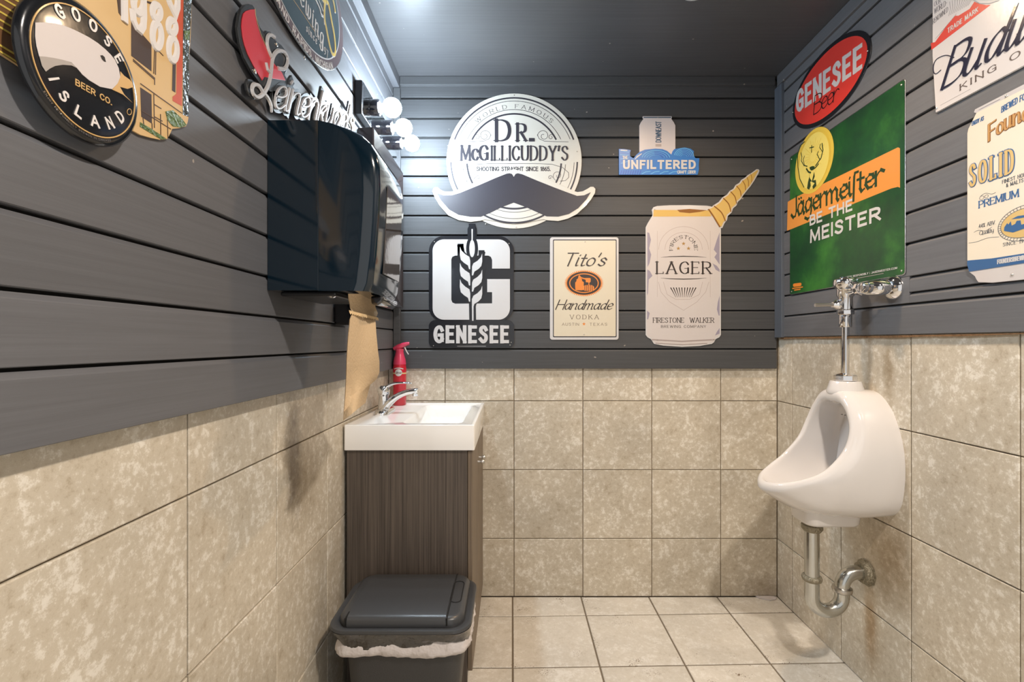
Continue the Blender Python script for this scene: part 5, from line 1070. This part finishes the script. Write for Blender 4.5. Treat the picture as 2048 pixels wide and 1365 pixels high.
S = sign('chili_shaped_sign', 'red chili pepper sign with raised silver script above the dispenser', LW, (560, 130))
cl_ = conv(460, 0, 5.458)
def CW(*p): return [LW.px(x, y, .016) for x, y in cl_(*p)]
def sm(p, k=4): return [tuple(v[:2]) for v in catmull([Vector((*q, 0)) for q in p], k)]
M_bkt = mat('gunmetal_print', (.05, .053, .056), .25, .5, coat=.5)
chili_o = CW((100, 170), (125, 95), (160, 55), (205, 42), (245, 52), (270, 90), (278, 160), (320, 280), (375, 370), (400, 335), (440, 345), (480, 400), (500, 440), (560, 490), (610, 560), (635, 640), (635, 730), (600, 820), (640, 900), (600, 980), (440, 1000), (330, 915), (240, 790), (160, 640), (110, 480), (82, 300))
shape(S, LW, 'backing', M_bkt, [chili_o], .010, .0160, bevel=.001)
shape(S, LW, 'chili', mat('chili_red_print', srgb(200, 40, 52), .3, coat=.5), [CW((262, 102), (215, 105), (165, 122), (138, 150), (124, 210), (118, 290), (130, 400), (150, 490), (185, 590), (240, 700), (290, 790), (345, 880), (370, 840), (470, 860), (600, 880), (560, 790), (480, 700), (430, 600), (380, 500), (325, 380), (285, 250), (268, 160))], .0161, .0175, bevel=.0004)
strokes(S, LW, 'chili_edge', M_gg, [(CW((266, 100), (272, 170), (290, 250), (330, 375), (385, 500)), .0016)], .0176, .0179)
M_sil = mat('raised_silver_print', srgb(206, 203, 203), .18, .25, coat=.6)
Ls = [(sm(CW((430, 600), (405, 540), (390, 470), (398, 405), (430, 380), (465, 400))), .0085), (sm(CW((520, 745), (585, 750), (615, 690), (612, 620), (575, 565), (520, 555), (475, 590), (450, 650), (440, 740), (425, 850), (395, 950), (345, 1030), (290, 1062), (240, 1030), (225, 965), (250, 925), (300, 935), (335, 990))), .0095),
      (CW((382, 700), (395, 760), (430, 800)), .006), (sm(CW((360, 1020), (405, 1080), (432, 1150), (436, 1225))), [.010]*9+[.006]*3+[.002])]
strokes(S, LW, 'script_capital', M_sil, [(p, w_ if not isinstance(w_, list) else [w_[min(i, len(w_)-1)] for i in range(len(p))]) for p, w_ in Ls], .0176, .0215, chamfer=.4)
shape(S, LW, 'tail_backing', M_bkt, [CW((180, 900), (200, 860), (240, 870), (330, 940), (330, 1060), (270, 1085), (220, 1050), (190, 985))], .010, .0155, bevel=.001)
def plc(a, b, h): return (lambda x, y: (a[0]+(b[0]-a[0])*x, a[1]+(b[1]-a[1])*x+h*y)), math.hypot(b[0]-a[0], b[1]-a[1])/h
a, b = (1.085, 1.752), (1.62, 1.925)
lettering(S, LW, M_bkt, [('einenkugels', plc(a, b, .090), (.28, .24, 0), dict(slant=.35, sp=.05))], .010, .0165, name='script_backing')
lettering(S, LW, M_sil, [('einenkugels', plc(a, b, .090), (.10, .06, 20), dict(slant=.35, sp=.05, chamfer=.4))], .0166, .0205)
screws(S, LW, CW((505, 485), (265, 775)), .0165, .005)

S = sign('dark_oval_sign', 'dark teal oval sign with a plum rim and yellow outlined strokes', LW, (640, 60))
OC = (1.245, 2.200); OA, OB = .310, .212
co = conv(540, 0, 8.53)
def OW(*p): return [LW.px(x, y, .014) for x, y in co(*p)]
shape(S, LW, 'panel', M_tin, [ell(OC, OA, OB, 80)], .008, .0125, bevel=.0012)
shape(S, LW, 'rim', mat('plum_print', srgb(96, 76, 78), .3, coat=.4), [ell(OC, OA-.004, OB-.004, 80)], .0126, .0132)
shape(S, LW, 'rim_line', M_white, [ell(OC, OA*.885, OB*.885, 80)], .0133, .0136)
shape(S, LW, 'field', mat('deep_teal_print', srgb(30, 58, 66), .3, coat=.4), [ell(OC, OA*.87, OB*.87, 80)], .0137, .0140)
lettering(S, LW, M_em, [('GRAND RAPIDS, MICHIGAN', arc_place(OC, OA*.985, 236, 316, .016, inward=True, ry=OB*.985), (.2, .16, 0), dict(sp=.35))], .0133, .0139)
def olt(s, p0, p1, cap, **k):
    A1, B1 = OW(p0, p1); return (s, ((lambda x, y: (A1[0]+(B1[0]-A1[0])*x, A1[1]+(B1[1]-A1[1])*x+cap*y)), math.hypot(B1[0]-A1[0], B1[1]-A1[1])/cap), k.pop('pen', (.11, .05, 30)), k)
lettering(S, LW, M_em, [olt('rewing', (430, -120), (900, 790), .055, slant=.15, sp=.28), olt('Co.', (765, 590), (850, 710), .020, sp=.2), olt('since 1997', (620, 530), (985, 1000), .022, sp=.5)], .0141, .0147)
strokes(S, LW, 'gold_rule', M_gg, [(OW((380, -30), (580, 260), (765, 540)), .0018), (OW((955, 830), (985, 870)), .0018)], .0141, .0144)
M_yel = mat('yellow_print', srgb(226, 196, 92), .3, coat=.4)
Vs = [(sm(OW((960, -60), (930, 60), (925, 300), (960, 500), (1010, 760), (1050, 900), (1080, 940), (1108, 900), (1108, 760), (1085, 560), (1050, 380), (1010, 150), (985, 50), (965, 40))), .0075), (sm(OW((1060, -40), (1085, 60), (1105, 190))), .006), (sm(OW((890, -30), (915, 20))), .008)]
strokes(S, LW, 'outline_backing', M_em, [(p, w_+.005) for p, w_ in Vs]+[(sm(OW((770, -20), (840, 130), (870, 240), (915, 300), (925, 400))), .006), (sm(OW((820, -20), (900, 180), (925, 240))), .004)], .0141, .0149)
strokes(S, LW, 'yellow_strokes', M_yel, Vs, .0150, .0158)
screws(S, LW, OW((600, 985)), .012, .005)
